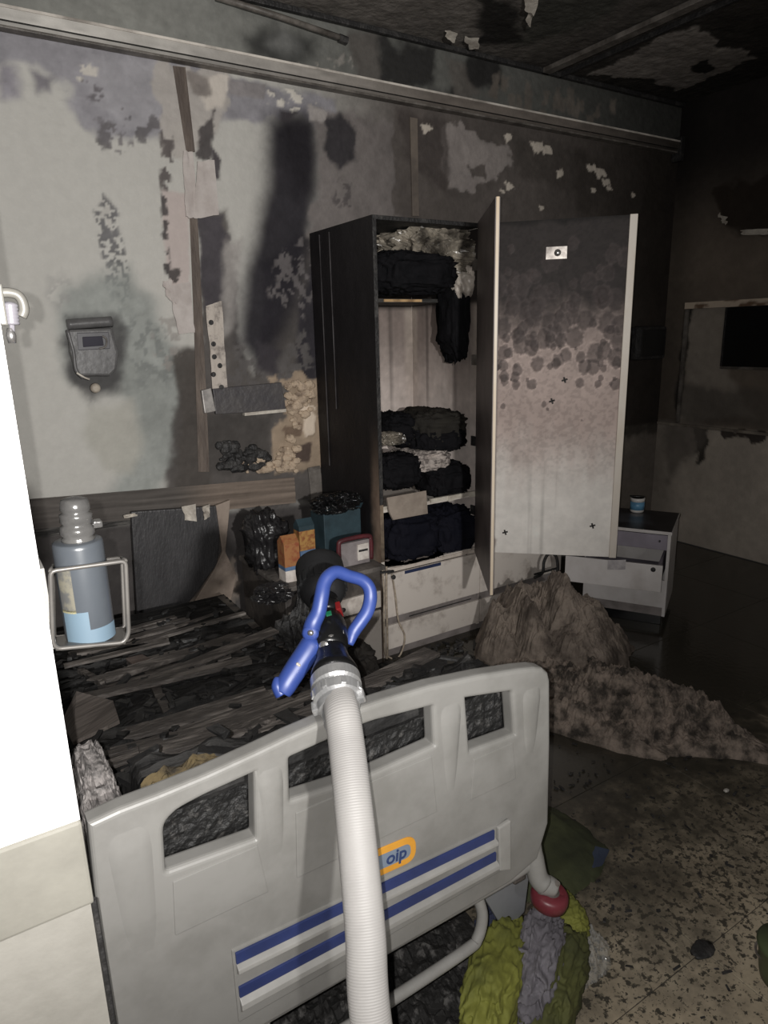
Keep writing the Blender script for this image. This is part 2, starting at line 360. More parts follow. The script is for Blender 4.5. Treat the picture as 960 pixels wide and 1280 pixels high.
mb, cs = paint_grid((X0, YW, 0), (1, 0, 0), (0, 0, 1), XR-X0+.03, ZC+.03, 0.009, paint_wall, n=(0, -1, 0))
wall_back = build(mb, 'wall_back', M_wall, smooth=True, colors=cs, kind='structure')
# ---- right wall
def WR(*px): return [(PX(x, y, XR)[1]+0.2, PX(x, y, XR)[2]) for x, y in px]
def paint_right(p):
    U, V = p.U, p.V; Y = U-0.2
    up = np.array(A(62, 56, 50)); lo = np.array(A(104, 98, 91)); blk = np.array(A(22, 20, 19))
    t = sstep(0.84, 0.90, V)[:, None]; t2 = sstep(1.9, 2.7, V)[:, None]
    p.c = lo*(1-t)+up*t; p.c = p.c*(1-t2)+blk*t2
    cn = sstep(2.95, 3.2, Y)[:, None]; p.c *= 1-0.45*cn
    P = p.poly
    P(WR((895, 235), (970, 215), (970, 292), (925, 292), (900, 265)), A(24, 20, 17), .02, .05, 8, .9, 1)
    P(WR((862, 383), (912, 378), (912, 470), (940, 520), (850, 525)), A(84, 79, 73), .03, .03, 6, .9, 2)
    P(WR((845, 480), (970, 490), (970, 535), (840, 526)), A(46, 43, 40), .04, .04, 8, .7, 3)
    P(WR((868, 535), (885, 535), (882, 575), (872, 580)), A(30, 28, 26), .01, .03, 18, .95, 4)
    P(WR((895, 535), (960, 540), (960, 553), (905, 548)), A(32, 28, 26), .006, .03, 22, .95, 5)
    P(WR((835, 528), (880, 532), (880, 560), (835, 600)), A(62, 58, 54), .04, .05, 10, .8, 6)
    P(WR((858, 385), (866, 385), (856, 470), (846, 522), (843, 500)), A(26, 24, 22), .012, .02, 14, .95, 7)
    p.c *= 2.4; p.mottle(.2, 4, 5); p.mottle(.14, 25, 6)
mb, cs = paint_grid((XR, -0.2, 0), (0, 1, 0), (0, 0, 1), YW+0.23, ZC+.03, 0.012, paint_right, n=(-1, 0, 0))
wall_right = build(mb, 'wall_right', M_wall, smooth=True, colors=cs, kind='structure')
# ---- ceiling
def WC(*px): return [(PZ(x, y, ZC)[0]-X0, PZ(x, y, ZC)[1]+0.3) for x, y in px]
def paint_ceil(p):
    U, V = p.U, p.V; X = U+X0
    p.c = np.array(A(104, 99, 94))*(1-0.75*sstep(2.1, 3.6, X))[:, None]
    P = p.poly
    P(WC((470, 0), (570, -10), (600, 40), (560, 60), (500, 45)), A(110, 105, 100), .03, .05, 12, .8, 1, holes=.1)
    P(WC((600, 0), (640, 0), (650, 50), (590, 60)), A(28, 27, 26), .03, .06, 9, .9, 2)
    P(WC((640, 60), (740, 30), (800, -10), (680, -20)), A(52, 54, 49), .04, .06, 7, .7, 3)
    P(WC((733, 93), (790, 68), (830, 42), (870, 35), (905, 60), (948, 68), (915, 85), (885, 100), (845, 115), (815, 100)), A(128, 122, 117), .006, .05, 11, .97, 4, depth=0.004)
    P(WC((862, 82), (885, 74), (895, 85), (880, 92), (866, 92)), A(30, 28, 26), .006, .03, 16, .95, 5)
    p.mottle(.3, 5, 7); p.mottle(.2, 22, 8)
    p.d += 0.004*fbm(U*30, V*30, None, 4, 9)
mb, cs = paint_grid((X0, -0.3, ZC), (1, 0, 0), (0, 1, 0), XR-X0+.03, YW+0.33, 0.013, paint_ceil, n=(0, 0, -1))
ceiling = build(mb, 'ceiling', M_ceil, smooth=True, colors=cs, kind='structure')
M_char = mat('char', (0.022, 0.021, 0.021), (0.055, 0.052, 0.05), rough=0.6, ns=20, bump=0.6, bs=70, mix=0.58, sharp=0.12)
M_charwood = mat('charred_wood', (0.035, 0.033, 0.031), (0.14, 0.13, 0.12), rough=0.65, ns=9, bump=0.7, bs=22, mix=0.55, sharp=0.18, stretch=(1, 4, 12))
M_sootmetal = mat('sooty_metal', A(60, 56, 52), A(105, 100, 95), rough=0.5, metal=0.0, ns=10, bump=0.3, bs=50, mix=0.55)
M_grimwhite = mat('grimy_white', A(180, 174, 166), A(120, 112, 104), rough=0.6, ns=9, bump=0.2, bs=60, mix=0.62, sharp=0.14)
M_black = mat('black_void', (0.008, 0.008, 0.009), (0.012, 0.012, 0.012), rough=0.3, ns=4)
# ceiling rails running away from the main wall
for x0, x1 in ((3.13, 3.19), (3.27, 3.29)):
    build(MB().box((x0, 0.6, ZC-0.03), (x1, YW-0.004, ZC-0.005)), 'ceiling_rail', M_sootmetal if x0 < 3.2 else M_char, ceiling, bevel=0.004)
build(MB().box((X0, YW-0.035, ZC-0.03), (XR-0.01, YW-0.008, ZC-0.006)), 'ceiling_edge_trim', M_char, ceiling, bevel=0.005)
# hanging scraps of peeled ceiling paint
def flake(pts, seed, n=7, curl=0.03):
    P = [np.array(p, float) for p in pts]
    def fn(U, V):
        q = ((1-U)*(1-V))[:, None]*P[0]+(U*(1-V))[:, None]*P[1]+(U*V)[:, None]*P[2]+((1-U)*V)[:, None]*P[3]
        q = q+(curl*fbm(U*3+seed, V*3, None, 2, seed))[:, None]*np.array((0.3, -1, 0.3)); return q
    return MB().grid(n, n, fn)
M_flake = mat('paint_flake', A(176, 170, 160), A(120, 113, 105), rough=0.7, ns=12, bump=0.3)
for k, (pp, d, sd) in enumerate([(((655, -6), (672, -6), (668, 20), (656, 12)), 3.65, 1), (((660, 8), (667, 8), (664, 34), (659, 30)), 3.63, 2), (((556, 38), (572, 42), (568, 54), (558, 48)), 3.76, 3), (((580, 46), (598, 48), (600, 60), (586, 62)), 3.78, 4)]):
    build(flake([PZ(x, y, 2.992-.02*(i > 1)) for i, (x, y) in enumerate(pp)], sd, 7, .012), 'paint_flake', M_flake, ceiling)
# ---- ledge trunking under the ceiling
def paint_ledge(p):
    X = p.U+X0
    c0 = np.array(A(150, 147, 142)); c1 = np.array(A(84, 78, 73)); t = sstep(0.3, 2.6, X)[:, None]; t3 = sstep(3.2, 4.4, X)[:, None]
    p.c = (c0*(1-t)+c1*t)*(1-0.6*t3); p.mottle(.35, 6, 3, 0.5, 2); p.mottle(.3, 30, 4, .4, 2)
tr = thing('trim_1', None, None, (0, YW-0.03, 2.66)); tr['kind'] = 'structure'
mb, cs = paint_grid((X0, YW-0.062, 2.705), (1, 0, 0), (0, 0, 1), 4.40-X0, 0.042, 0.012, paint_ledge, n=(0, -1, 0))
build(mb, 'ledge_face', M_wall, tr, colors=cs)
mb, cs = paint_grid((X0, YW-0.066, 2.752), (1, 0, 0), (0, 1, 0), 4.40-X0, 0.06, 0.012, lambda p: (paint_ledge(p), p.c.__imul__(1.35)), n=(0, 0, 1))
build(mb, 'ledge_top', M_wall, tr, colors=cs)
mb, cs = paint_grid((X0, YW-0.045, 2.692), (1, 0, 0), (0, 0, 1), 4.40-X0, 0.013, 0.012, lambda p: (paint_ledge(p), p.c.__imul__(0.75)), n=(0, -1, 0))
build(mb, 'ledge_lower_strip', M_wall, tr, colors=cs)
build(MB().box((X0, YW-0.05, 2.682), (4.40, YW-0.004, 2.692)), 'ledge_lip', M_sootmetal, tr, bevel=0.003)
build(MB().box((X0, YW-0.06, 2.705), (4.40, YW-0.006, 2.751)), 'ledge_core', M_char, tr)
build(MB().box((X0, YW-0.067, 2.744), (4.40, YW-0.06, 2.754)), 'ledge_front_edge', mat('ledge_edge', A(178, 172, 164), A(96, 90, 84), rough=.6, ns=5, mix=.55), tr, bevel=.002)
build(MB().box((4.37, YW-0.075, 2.63), (4.41, YW-0.005, 2.78)), 'ledge_end_cap', M_char, tr, bevel=0.005)
# ---- wall strips and conduits (parts of the main wall)
wp = wall_back
def strip_px(px, name, M, y=YW-0.012, th=0.010, bevel=0.002):
    pts = [PY(a, b, y) for a, b in px]
    return build(MB().prism(pts, (0, th, 0)), name, M, wp, bevel=bevel)
M_burntch = mat('burnt_channel', A(66, 58, 53), A(98, 88, 80), rough=0.7, ns=6, bump=0.5, bs=30, stretch=(3, 3, 0.7), mix=0.6)
strip_px([(216, 82), (232, 84), (244, 190), (233, 190)], 'burnt_channel', M_burntch, YW-0.006, .004)
strip_px([(234, 190), (247, 270), (258, 490), (262, 590), (248, 590), (243, 420)], 'burnt_channel', M_burntch, YW-0.006, .004)
strip_px([(513, 146), (522, 148), (524, 270), (516, 270)], 'conduit', mat('scorched_conduit', A(92, 84, 76), A(66, 60, 56), ns=8), YW-0.014, .012)
M_paper = mat('scorched_paper', A(158, 152, 148), A(136, 128, 124), rough=0.8, ns=10, bump=0.2, bs=30)
def paper(px, seed, M=M_paper):
    P = [PY(a, b, YW-0.016) for a, b in px]
    def fn(U, V):
        q = ((1-U)*(1-V))[:, None]*P[0]+(U*(1-V))[:, None]*P[1]+(U*V)[:, None]*P[2]+((1-U)*V)[:, None]*P[3]
        e = 0.010*fbm(U*3+seed, V*4, None, 3, seed)
        q = q+np.stack([e*.6, -np.abs(e), e*.6], -1); return q
    return build(MB().grid(9, 16, fn), 'torn_paper', M, wp, smooth=True)
paper([(228, 189), (240, 190), (246, 274), (232, 271)], 1)
paper([(246, 202), (268, 200), (274, 268), (243, 274)], 2)
paper([(210, 358), (238, 352), (243, 416), (223, 418)], 3)
paper([(203, 352), (214, 350), (222, 384), (208, 370)], 4)
M_hole = mat('holed_strip', A(150, 142, 134), A(105, 98, 93), rough=0.7, ns=16, bump=0.4, bs=60, mix=0.58, sharp=.1)
paper([(257, 383), (277, 376), (283, 485), (266, 488)], 5, M_hole)
for x, y in ((264, 403), (267, 430), (268, 446), (275, 457), (277, 484), (267, 468)):
    c = PY(x, y, YW-0.030); build(MB().lathe([(0, .012), (.006, .010)], c, (0, 1, 0), 10), 'hole', M_char, wp)
# white bracket, dark trunking, charred socket
build(MB().prism([PY(a, b, YW-0.035) for a, b in ((252, 488), (264, 485), (270, 514), (256, 517))], (0, .03, 0)), 'bracket', mat('bare_metal_plate', A(150, 146, 142), A(100, 97, 95), rough=.4, metal=.3, ns=14), wp, bevel=.004)
tk = [(266, 486), (352, 478), (358, 513), (270, 518)]
build(MB().prism([PY(a, b, YW-0.028) for a, b in tk], (0, .024, 0)), 'burnt_trunking', mat('burnt_panel', A(52, 50, 53), A(66, 63, 62), rough=.5, ns=9, bump=.4), wp, bevel=.004)
build(MB().prism([PY(a, b, YW-0.036) for a, b in ((306, 516), (358, 511), (358, 515), (306, 520))], (0, .03, 0)), 'trunking_lip', M_flake, wp, bevel=.002)
def crumble(name, px, y, r, n, M, parent, seed):
    rnd = random.Random(seed); mb = MB()
    xs = [p[0] for p in px]; ys = [p[1] for p in px]
    poly = np.array(px, float)
    for i in range(n):
        for _ in range(30):
            x = rnd.uniform(min(xs), max(xs)); yy = rnd.uniform(min(ys), max(ys))
            if sdf(np.array([x]), np.array([yy]), poly)[0] < 0: break
        c = PY(x, yy, y); s = r*rnd.uniform(.4, 1.3)
        t = lump(c, (s, s*.7, s*.8), seed+i, .35, 1.6, 6, .9)
        mb.add(t.v, t.f)
    return build(mb, name, M, parent, kind='stuff')
crumble('charred_socket_remains', [(274, 555), (330, 558), (340, 583), (276, 586)], YW-0.02, .022, 60, M_char, wp, 3)
M_plaster = mat('burnt_plaster', A(150, 134, 116), A(84, 70, 60), rough=.85, ns=18, bump=.6, bs=60, mix=.6, sharp=.15)
crumble('crumbled_plaster', [(356, 478), (392, 480), (394, 510), (352, 560), (340, 585), (368, 590), (372, 560), (362, 520)], YW-0.015, .020, 70, M_plaster, wp, 5)
crumble('crumbled_plaster', [(300, 572), (372, 574), (370, 590), (300, 590)], YW-0.02, .017, 40, M_plaster, wp, 6)
build(MB().prism([PY(a, b, YW-0.012) for a, b in ((385, 585), (400, 582), (410, 650), (392, 650))], (0, .008, 0)), 'wall_panel', M_sootmetal, wp, bevel=.002)
# conduit hanging on the upper wall
cd = thing('ceiling_conduit', 'short dark tube hanging loose on the wall above the ledge, just under the ceiling', 'conduit', PY(350, 25, YW-.03))
build(MB().tube([PY(270, -4, YW-.03), PY(350, 21, YW-.032), PY(428, 48, YW-.035)], .013, 10), 'tube', M_sootmetal, cd, smooth=True)
build(MB().tube([PY(424, 47, YW-.035), PY(434, 51, YW-.036)], .017, 10), 'end_cap', M_char, cd)
# ---- burnt wooden bumper rail along the wall
def paint_rail(p):
    p.c = np.array(A(72, 68, 65))*np.ones((len(p.U), 1)); t = sstep(1.05, 1.3, p.U)[:, None]
    p.c = p.c*(1-t)+np.array(A(98, 88, 80))*t
    g = fbm(p.U*3, p.V*95, None, 4, 3); p.c *= (1+.55*g)[:, None]; p.d += .004*g+.002*fbm(p.U*20, p.V*30, None, 3, 4)
r0, r1 = PY(46, 622, YW-.03), PY(367, 596, YW-.03); rb0, rb1 = PY(52, 672, YW-.03), PY(368, 626, YW-.03)
tb = thing('trim_2', None, None, (0.8, YW-.03, .7)); tb['kind'] = 'structure'
ln = r1[0]+.25
mb, cs = paint_grid((-.25, YW-.04, rb1[2]), (1, 0, (r1[2]-r0[2])/(r1[0]-r0[0])), (0, 0, 1), ln, .135, .006, paint_rail, n=(0, -1, 0))
for i, v in enumerate(mb.v): mb.v[i] = (v[0], v[1], v[2]+.085)
zs = [v[2] for v in mb.v]
build(mb, 'rail_board', M_wall, tb, colors=cs, smooth=True)
build(MB().box((-.25, YW-.036, .735), (r1[0]-.004, YW-.004, .83)), 'rail_backing', M_charwood, tb)
# ---- right wall trims: rail, window niche
build(MB().box((XR-.016, -.2, .855), (XR-.002, YW-.005, .875)), 'trim_3', mat('pale_rail', A(128, 120, 110), A(70, 64, 58), ns=7, mix=.5), kind='structure', bevel=.003)
wn = thing('window_1', None, None, (XR-.02, 2.6, 1.3)); wn['kind'] = 'structure'
def paint_lintel(p):
    p.c = np.array(A(172, 158, 142))*np.ones((len(p.U), 1)); d = fbm(p.U*9, p.V*20, None, 4, 3)
    t = sstep(.05, .35, d)[:, None]; p.c = p.c*(1-t)+np.array(A(96, 78, 64))*t
    t = sstep(.75, .95, p.U)[:, None]; p.c = p.c*(1-.4*t)
mb, cs = paint_grid((XR-.05, 3.04, 1.672), (0, -1, -.0), (0, 0, 1), 1.3, .042, .01, paint_lintel, n=(-1, 0, 0))
build(mb, 'lintel_face', M_wall, wn, colors=cs)
build(MB().box((XR-.048, 1.74, 1.672), (XR-.004, 3.04, 1.712)), 'lintel', M_charwood, wn, bevel=.003)
build(MB().box((XR-.03, 3.03, .88), (XR-.004, 3.05, 1.67)), 'jamb', M_sootmetal, wn, bevel=.003)
c = [PX(a, b, XR-.014) for a, b in ((910, 381), (912, 458))]
build(MB().box((XR-.014, 1.75, c[1][2]), (XR-.004, c[0][1], 1.67)), 'pane', M_black, wn)
build(MB().box((XR-.024, 1.75, c[1][2]-.018), (XR-.004, c[0][1]+.01, c[1][2])), 'sill', M_sootmetal, wn, bevel=.003)
build(MB().box((XR-.022, c[0][1], c[1][2]), (XR-.004, c[0][1]+.012, 1.67)), 'pane_edge', M_char, wn, bevel=.003)
for pp, sd in ((((925, 288), (960, 286), (962, 293), (928, 294)), 3), (((898, 266), (908, 272), (910, 280), (902, 278)), 4)):
    build(flake([PX(a, b, XR-.02) for a, b in pp], sd, 6, .02), 'paint_flake', M_flake, wall_right)
# ---- near partition on the left
M_part = mat('white_partition', (.86, .86, .86), (.82, .82, .80), rough=.55, ns=3, bump=.05)
M_partlow = mat('beige_wainscot', (.28, .268, .232), (.22, .21, .182), rough=.55, ns=7, bump=.1, mix=.55, sharp=.2)
wl = thing('wall_left', None, None, (-.3, .86, 0)); wl['kind'] = 'structure'
build(MB().box((-1.6, .80, .99), (.054, .90, ZC)), 'upper_wall', M_part, wl)
build(MB().box((-1.6, .803, 0), (.052, .898, .869)), 'lower_wall', mat('lower_wall_paint', (.33, .315, .282), (.24, .228, .20), rough=.6, ns=5, bump=.15, mix=.55, sharp=.2), wl)
build(MB().box((-1.6, .796, .869), (.055, .90, .99)), 'bumper_band', M_partlow, wl, bevel=.004)
build(MB().tube([(.055, .803, z) for z in (0, .3, .6, .87)], .004, 6), 'corner_shadow_line', M_char, wl)  # dark line modelled along the edge, stands in for the flash shadow
# ---- floor: tiles laid with open joints
M_tile = mat('floor_tile', A(154, 143, 124), A(130, 119, 101), rough=.45, ns=3, bump=.06, world=True)
def floor_shader(M):
    nt = M.node_tree; N, L = nt.nodes, nt.links; b = N['Principled BSDF']
    geo = N.new('ShaderNodeNewGeometry')
    base = b.inputs['Base Color'].links[0].from_socket
    sep = N.new('ShaderNodeSeparateXYZ'); L.new(geo.outputs['Position'], sep.inputs[0])
    def mth(op, a, c):
        n = N.new('ShaderNodeMath'); n.operation = op
        for i, q in enumerate((a, c)):
            if isinstance(q, (int, float)): n.inputs[i].default_value = q
            else: L.new(q, n.inputs[i])
        return n.outputs[0]
    def noise(s, det, seed, st=(1, 1, 1)):
        mp = N.new('ShaderNodeMapping'); mp.inputs['Location'].default_value = (seed, seed*2, 0); mp.inputs['Scale'].default_value = st; L.new(geo.outputs['Position'], mp.inputs[0])
        n = N.new('ShaderNodeTexNoise'); n.inputs['Scale'].default_value = s; n.inputs['Detail'].default_value = det; n.inputs['Roughness'].default_value = .65
        L.new(mp.outputs[0], n.inputs['Vector']); return n.outputs['Fac']
    def ss(v, a, c):
        r = N.new('ShaderNodeMapRange'); r.interpolation_type = 'SMOOTHSTEP'; r.inputs['From Min'].default_value = a; r.inputs['From Max'].default_value = c; L.new(v, r.inputs['Value']); return r.outputs[0]
    # soot lies thicker towards the burnt end of the room
    y = mth('ADD', sep.outputs['Y'], mth('MULTIPLY', sep.outputs['X'], .10))
    big = ss(mth('ADD', mth('ADD', y, mth('MULTIPLY', mth('SUBTRACT', noise(2.2, 4, 3), .5), 1.4)), mth('MULTIPLY', mth('SUBTRACT', noise(14, 4, 9), .5), .9)), .42, 1.62)
    wash = mth('MULTIPLY', big, .96)
    lo = ss(mth('SUBTRACT', y, 0), .45, 1.1)
    thr = mth('SUBTRACT', .66, mth('MULTIPLY', lo, .14))
    sp = ss(mth('SUBTRACT', noise(46, 5, 5), thr), -.01, .03)
    sp2 = ss(mth('SUBTRACT', noise(75, 3, 15), mth('SUBTRACT', .64, mth('MULTIPLY', lo, .10))), -.01, .03)
    f = mth('MAXIMUM', wash, mth('MAXIMUM', mth('MULTIPLY', sp, .92), mth('MULTIPLY', sp2, .75)))
    mx = N.new('ShaderNodeMix'); mx.data_type = 'RGBA'; L.new(f, mx.inputs[0]); L.new(base, mx.inputs[6]); mx.inputs[7].default_value = (.022, .021, .017, 1)
    L.new(mx.outputs[2], b.inputs['Base Color'])
    rr = N.new('ShaderNodeMapRange'); rr.inputs['From Min'].default_value = 1.1; rr.inputs['From Max'].default_value = 2.0; rr.inputs['To Min'].default_value = .5; rr.inputs['To Max'].default_value = .08
    L.new(y, rr.inputs['Value']); L.new(mth('ADD', rr.outputs[0], mth('MULTIPLY', noise(9, 3, 21), .10)), b.inputs['Roughness'])
floor_shader(M_tile)
floor = build(MB().box((-2.0, -1.6, -.06), (XR+.04, YW+.04, -.003)), 'floor', mat('grout', (.05, .047, .042), rough=.6, ns=10), kind='structure')
tm = None
for ix in range(-3, 6):
    for iy in range(-2, 5):
        xa, ya = 1.415+.6*(ix-1), .17+.6*iy
        xb, yb = min(xa+.598, XR-.004), min(ya+.598, YW-.004)
        if xa >= XR-.05 or ya >= YW-.05 or xb < -.3: continue
        full = abs(xb-xa-.598) < 1e-6 and abs(yb-ya-.598) < 1e-6
        if full and tm is not None:
            o = bpy.data.objects.new('tile', tm); COL.objects.link(o); o.parent = floor; o.location = (xa, ya, -.012)
        else:
            b_ = MB().box((0, 0, 0), (xb-xa, yb-ya, .012))
            me = bpy.data.meshes.new('tile'); me.from_pydata(b_.v, [], b_.f)
            bm = bmesh.new(); bm.from_mesh(me); bmesh.ops.bevel(bm, geom=[e for e in bm.edges if abs(e.verts[0].co.z-.012) < 1e-6 and abs(e.verts[1].co.z-.012) < 1e-6], offset=.0012, segments=1, affect='EDGES'); bmesh.ops.recalc_face_normals(bm, faces=bm.faces); bm.to_mesh(me); bm.free()
            me.materials.append(M_tile)
            if full: tm = me
            o = bpy.data.objects.new('tile', me); COL.objects.link(o); o.parent = floor; o.location = (xa, ya, -.012)
# ================================================================== HOSPITAL BED
YF = .90
M_bedgrey = mat('bed_plastic', (.235, .229, .216), (.18, .175, .163), rough=.42, ns=6, bump=.06, bs=30, mix=.56, sharp=.16)
M_bedwhite = mat('bed_white', (.33, .322, .305), (.25, .243, .228), rough=.4, ns=9, bump=.05)
M_blue = mat('stripe_blue', lin((60, 74, 132))*.62, lin((52, 64, 112))*.6, rough=.45, ns=14)
bed = thing('hospital_bed', 'hospital bed with grey slotted footboard, two blue stripes and burnt-out lying surface', 'bed', (.52, 2.0, 0))
def round_poly(pts, r, k=5):
    out = []; n = len(pts); P = [np.array(p, float) for p in pts]
    rs = r if hasattr(r, '__len__') else [r]*n
    for i in range(n):
        a, b, c = P[i-1], P[i], P[(i+1) % n]; u = (a-b); v = (c-b); lu, lv = np.linalg.norm(u), np.linalg.norm(v)
        d = min(rs[i], lu*.45, lv*.45); p0 = b+u/lu*d; p1 = b+v/lv*d
        for j in range(k+1):
            t = j/k; out.append((1-t)**2*p0+2*t*(1-t)*b+t*t*p1)
    return out
def curve_plate(outline, holes, y, depth, bevel):
    cu = bpy.data.curves.new('plate', 'CURVE'); cu.dimensions = '2D'; cu.fill_mode = 'BOTH'; cu.extrude = depth; cu.bevel_depth = bevel; cu.bevel_resolution = 3
    for pts in [outline]+holes:
        s = cu.splines.new('POLY'); s.points.add(len(pts)-1); s.use_cyclic_u = True
        for q, p in zip(s.points, pts): q.co = (p[0], p[1], 0, 1)
    o = bpy.data.objects.new('plate', cu); COL.objects.link(o)
    dg = bpy.context.evaluated_depsgraph_get(); me = bpy.data.meshes.new_from_object(o.evaluated_get(dg))
    vs = [(v.co.x, y-v.co.z, v.co.y) for v in me.vertices]; fs = [tuple(p.vertices) for p in me.polygons]
    bpy.data.objects.remove(o); bpy.data.curves.remove(cu); bpy.data.meshes.remove(me)
    return MB().add(vs, fs)
top = [(.078, .900), (.112, .904), (.167, .905), (.238, .909), (.316, .917), (.371, .924), (.443, .930), (.553, .930), (.655, .925), (.768, .911), (.871, .893), (.912, .884), (.932, .876), (.944, .864), (.949, .848)]
outl = [(.066, .42), (.066, .60)]+top+[(.957, .70), (.962, .50), (.935, .425), (.86, .405), (.5, .402), (.10, .405)]
def shr(pts, k=.010):  # the bevel grows every edge outwards, so draw it slightly smaller
    P = np.array(pts); c = P.mean(0); return [tuple(p-(p-c)/np.abs(p-c).max()*k) for p in P]
w1 = round_poly([(.163, .783), (.168, .868), (.215, .882), (.312, .894), (.304, .772)], [.012, .05, .03, .010, .012])
w2 = round_poly([(.368, .812), (.372, .900), (.52, .905), (.656, .897), (.660, .804), (.52, .805)], .012)
w3 = round_poly([(.746, .766), (.734, .884), (.850, .857), (.862, .759)], .010)
def grow(pts, k):
    P = np.array(pts); c = P.mean(0); return [tuple(p+(p-c)/np.abs(p-c).max()*k) for p in P]
fb = curve_plate(outl, [grow(w1, .009), grow(w2, .009), grow(w3, .009)], YF+.018, .010, .009)
footb = build(fb, 'footboard', M_bedgrey, bed, smooth=False)
# moulded pillars between the slots, tapering away below them
def pillar(xc, zt, zb, wt, wb, name='moulded_pillar'):
    mb = MB(); n = 16; vs = []; fs = []
    for i in range(n):
        t = i/(n-1); z = zt+(zb-zt)*t; wd = wt+(wb-wt)*t; hgt = .0095*min(1, t*5)*(1-t)**.7
        for j, (a, h_) in enumerate(((-1, 0), (-.8, .55), (-.45, 1), (.45, 1), (.8, .55), (1, 0))):
            vs.append((xc+a*wd*.5, YF+.0015-h_*hgt, z))
    for i in range(n-1):
        for j in range(5): fs.append((i*6+j, i*6+j+1, (i+1)*6+j+1, (i+1)*6+j))
    return build(mb.add(vs, fs), name, M_bedgrey, footb, smooth=True)
pillar(.337, .900, .70, .050, .030); pillar(.698, .895, .66, .060, .022); pillar(.905, .86, .67, .060, .03); pillar(.118, .890, .62, .07, .05)
# recessed trays under the slots read as a proud lip
def tray(x0, x1, z1, z0):
    build(MB().prism([(x0, YF+.001, z1), (x1, YF+.001, z1), (x1+.012, YF+.001, z0), (x0-.006, YF+.001, z0)], (0, -.004, 0)), 'moulded_panel', M_bedgrey, footb, bevel=.0035)
tray(.170, .306, .762, .665); tray(.375, .652, .792, .665); tray(.752, .855, .745, .655)
# rounded return at the right end
build(MB().tube(smooth_path([(.938, YF+.03, .845), (.945, YF+.032, .7), (.948, YF+.034, .47)], 4), .024, 12), 'end_return', M_bedgrey, footb, smooth=True)
# stripe panel: two blue strips between raised ribs
def zline(x, zl, zr, x0=.249, x1=.832): return zl+(zr-zl)*(x-x0)/(x1-x0)
def band(x0, x1, a, b, y, th, M, nm, bevel=.002):
    p = [(x0, y, zline(x0, *a)), (x1, y, zline(x1, *a)), (x1, y, zline(x1, *b)), (x0, y, zline(x0, *b))]
    return build(MB().prism(p, (0, th, 0)), nm, M, footb, bevel=bevel)
band(.247, .845, (.588, .566), (.437, .445), YF-.004, .006, M_bedgrey, 'stripe_panel', .003)
band(.252, .806, (.582, .560), (.560, .538), YF-.008, .008, M_blue, 'blue_stripe', .001)
band(.252, .812, (.512, .504), (.490, .483), YF-.008, .008, M_blue, 'blue_stripe', .001)
def rib(x0, x1, z0, z1, dz):
    mb = MB(); pr = [(0, 0), (-.012, .25), (-.013, .55), (0, 1)]
    vs = []
    for x in (x0, x1):
        za, zb_ = zline(x, *z0), zline(x, *z1)
        for yy, t in pr: vs.append((x, YF-.003+yy, za+(zb_-za)*t))
    mb.add(vs, [(0, 1, 5, 4), (1, 2, 6, 5), (2, 3, 7, 6), (3, 2, 1, 0), (4, 5, 6, 7)])
    return build(mb, 'raised_rib', M_bedwhite, footb, bevel=.0015)
rib(.252, .812, (.560, .538), (.536, .518), 0); rib(.252, .816, (.490, .483), (.455, .455), 0)
build(MB().prism([(.812, YF-.003, .566), (.846, YF-.003, .570), (.850, YF-.003, .445), (.818, YF-.003, .458)], (0, -.010, 0)), 'stripe_end_cap', M_bedwhite, footb, bevel=.003)
# orange badge, its lettering partly worn
bx = round_poly([(.492, .588), (.492, .648), (.613, .640), (.613, .582)], .028, 6)
bd = build(MB().prism([(x, YF-.0035, z) for x, z in bx], (0, .003, 0)), 'badge', mat('badge_orange', lin((246, 178, 70))*.72, lin((235, 165, 60))*.7, rough=.45, ns=20), footb, bevel=.001)
bx2 = round_poly([(.500, .603), (.500, .633), (.600, .627), (.600, .597)], .013, 5)
build(MB().prism([(x, YF-.0045, z) for x, z in bx2], (0, .001, 0)), 'badge_inset', mat('badge_grey', lin((170, 185, 205))*.5, rough=.5), footb)
def text_mesh(body, size, M, parent, frame, name='lettering'):
    cu = bpy.data.curves.new('t', 'FONT'); cu.body = body; cu.size = size; cu.extrude = .0006; cu.offset = size*.012
    o = bpy.data.objects.new('t', cu); COL.objects.link(o); dg = bpy.context.evaluated_depsgraph_get(); me = bpy.data.meshes.new_from_object(o.evaluated_get(dg))
    o0, ex, ez, nn = [np.array(q, float) for q in frame]
    vs = [o0+ex*v.co.x+ez*v.co.y+nn*v.co.z for v in me.vertices]; fs = [tuple(p.vertices) for p in me.polygons]
    bpy.data.objects.remove(o); bpy.data.meshes.remove(me)
    return build(MB().add(vs, fs), name, M, parent)
text_mesh('oip', .036, mat('badge_blue', lin((70, 92, 150))*.5, rough=.5), footb, ((.544, YF-.0055, .6055), (1, 0, -.07), (.12, 0, 1), (0, -1, 0)))
# steel end bar, bent handle tube, corner bumper
build(MB().tube(smooth_path([(.075, YF+.03, .385), (.5, YF+.03, .385), (.90, YF+.03, .383), (.955, YF+.03, .395)], 5), .017, 12), 'end_bar', M_bedwhite, bed, smooth=True)
build(MB().tube(smooth_path([(.30, YF+.03, .385), (.297, YF+.02, .33), (.31, YF+.015, .285), (.36, YF+.012, .266), (.55, YF+.012, .264), (.745, YF+.012, .272), (.782, YF+.013, .285), (.80, YF+.02, .33), (.79, YF+.03, .385)], 6), .0125, 12), 'bent_handle_tube', M_bedwhite, bed, smooth=True)
cb = PY(686, 1112, YF-.01)
build(MB().tube(smooth_path([(.945, YF+.03, .46), (.953, YF+.024, .40), (.955, YF+.01, .355), (cb[0]-.005, YF-.004, .338)], 5), [.022]*5+[.023]*10+[.020], 12), 'bumper_arm', M_bedwhite, bed, smooth=True)
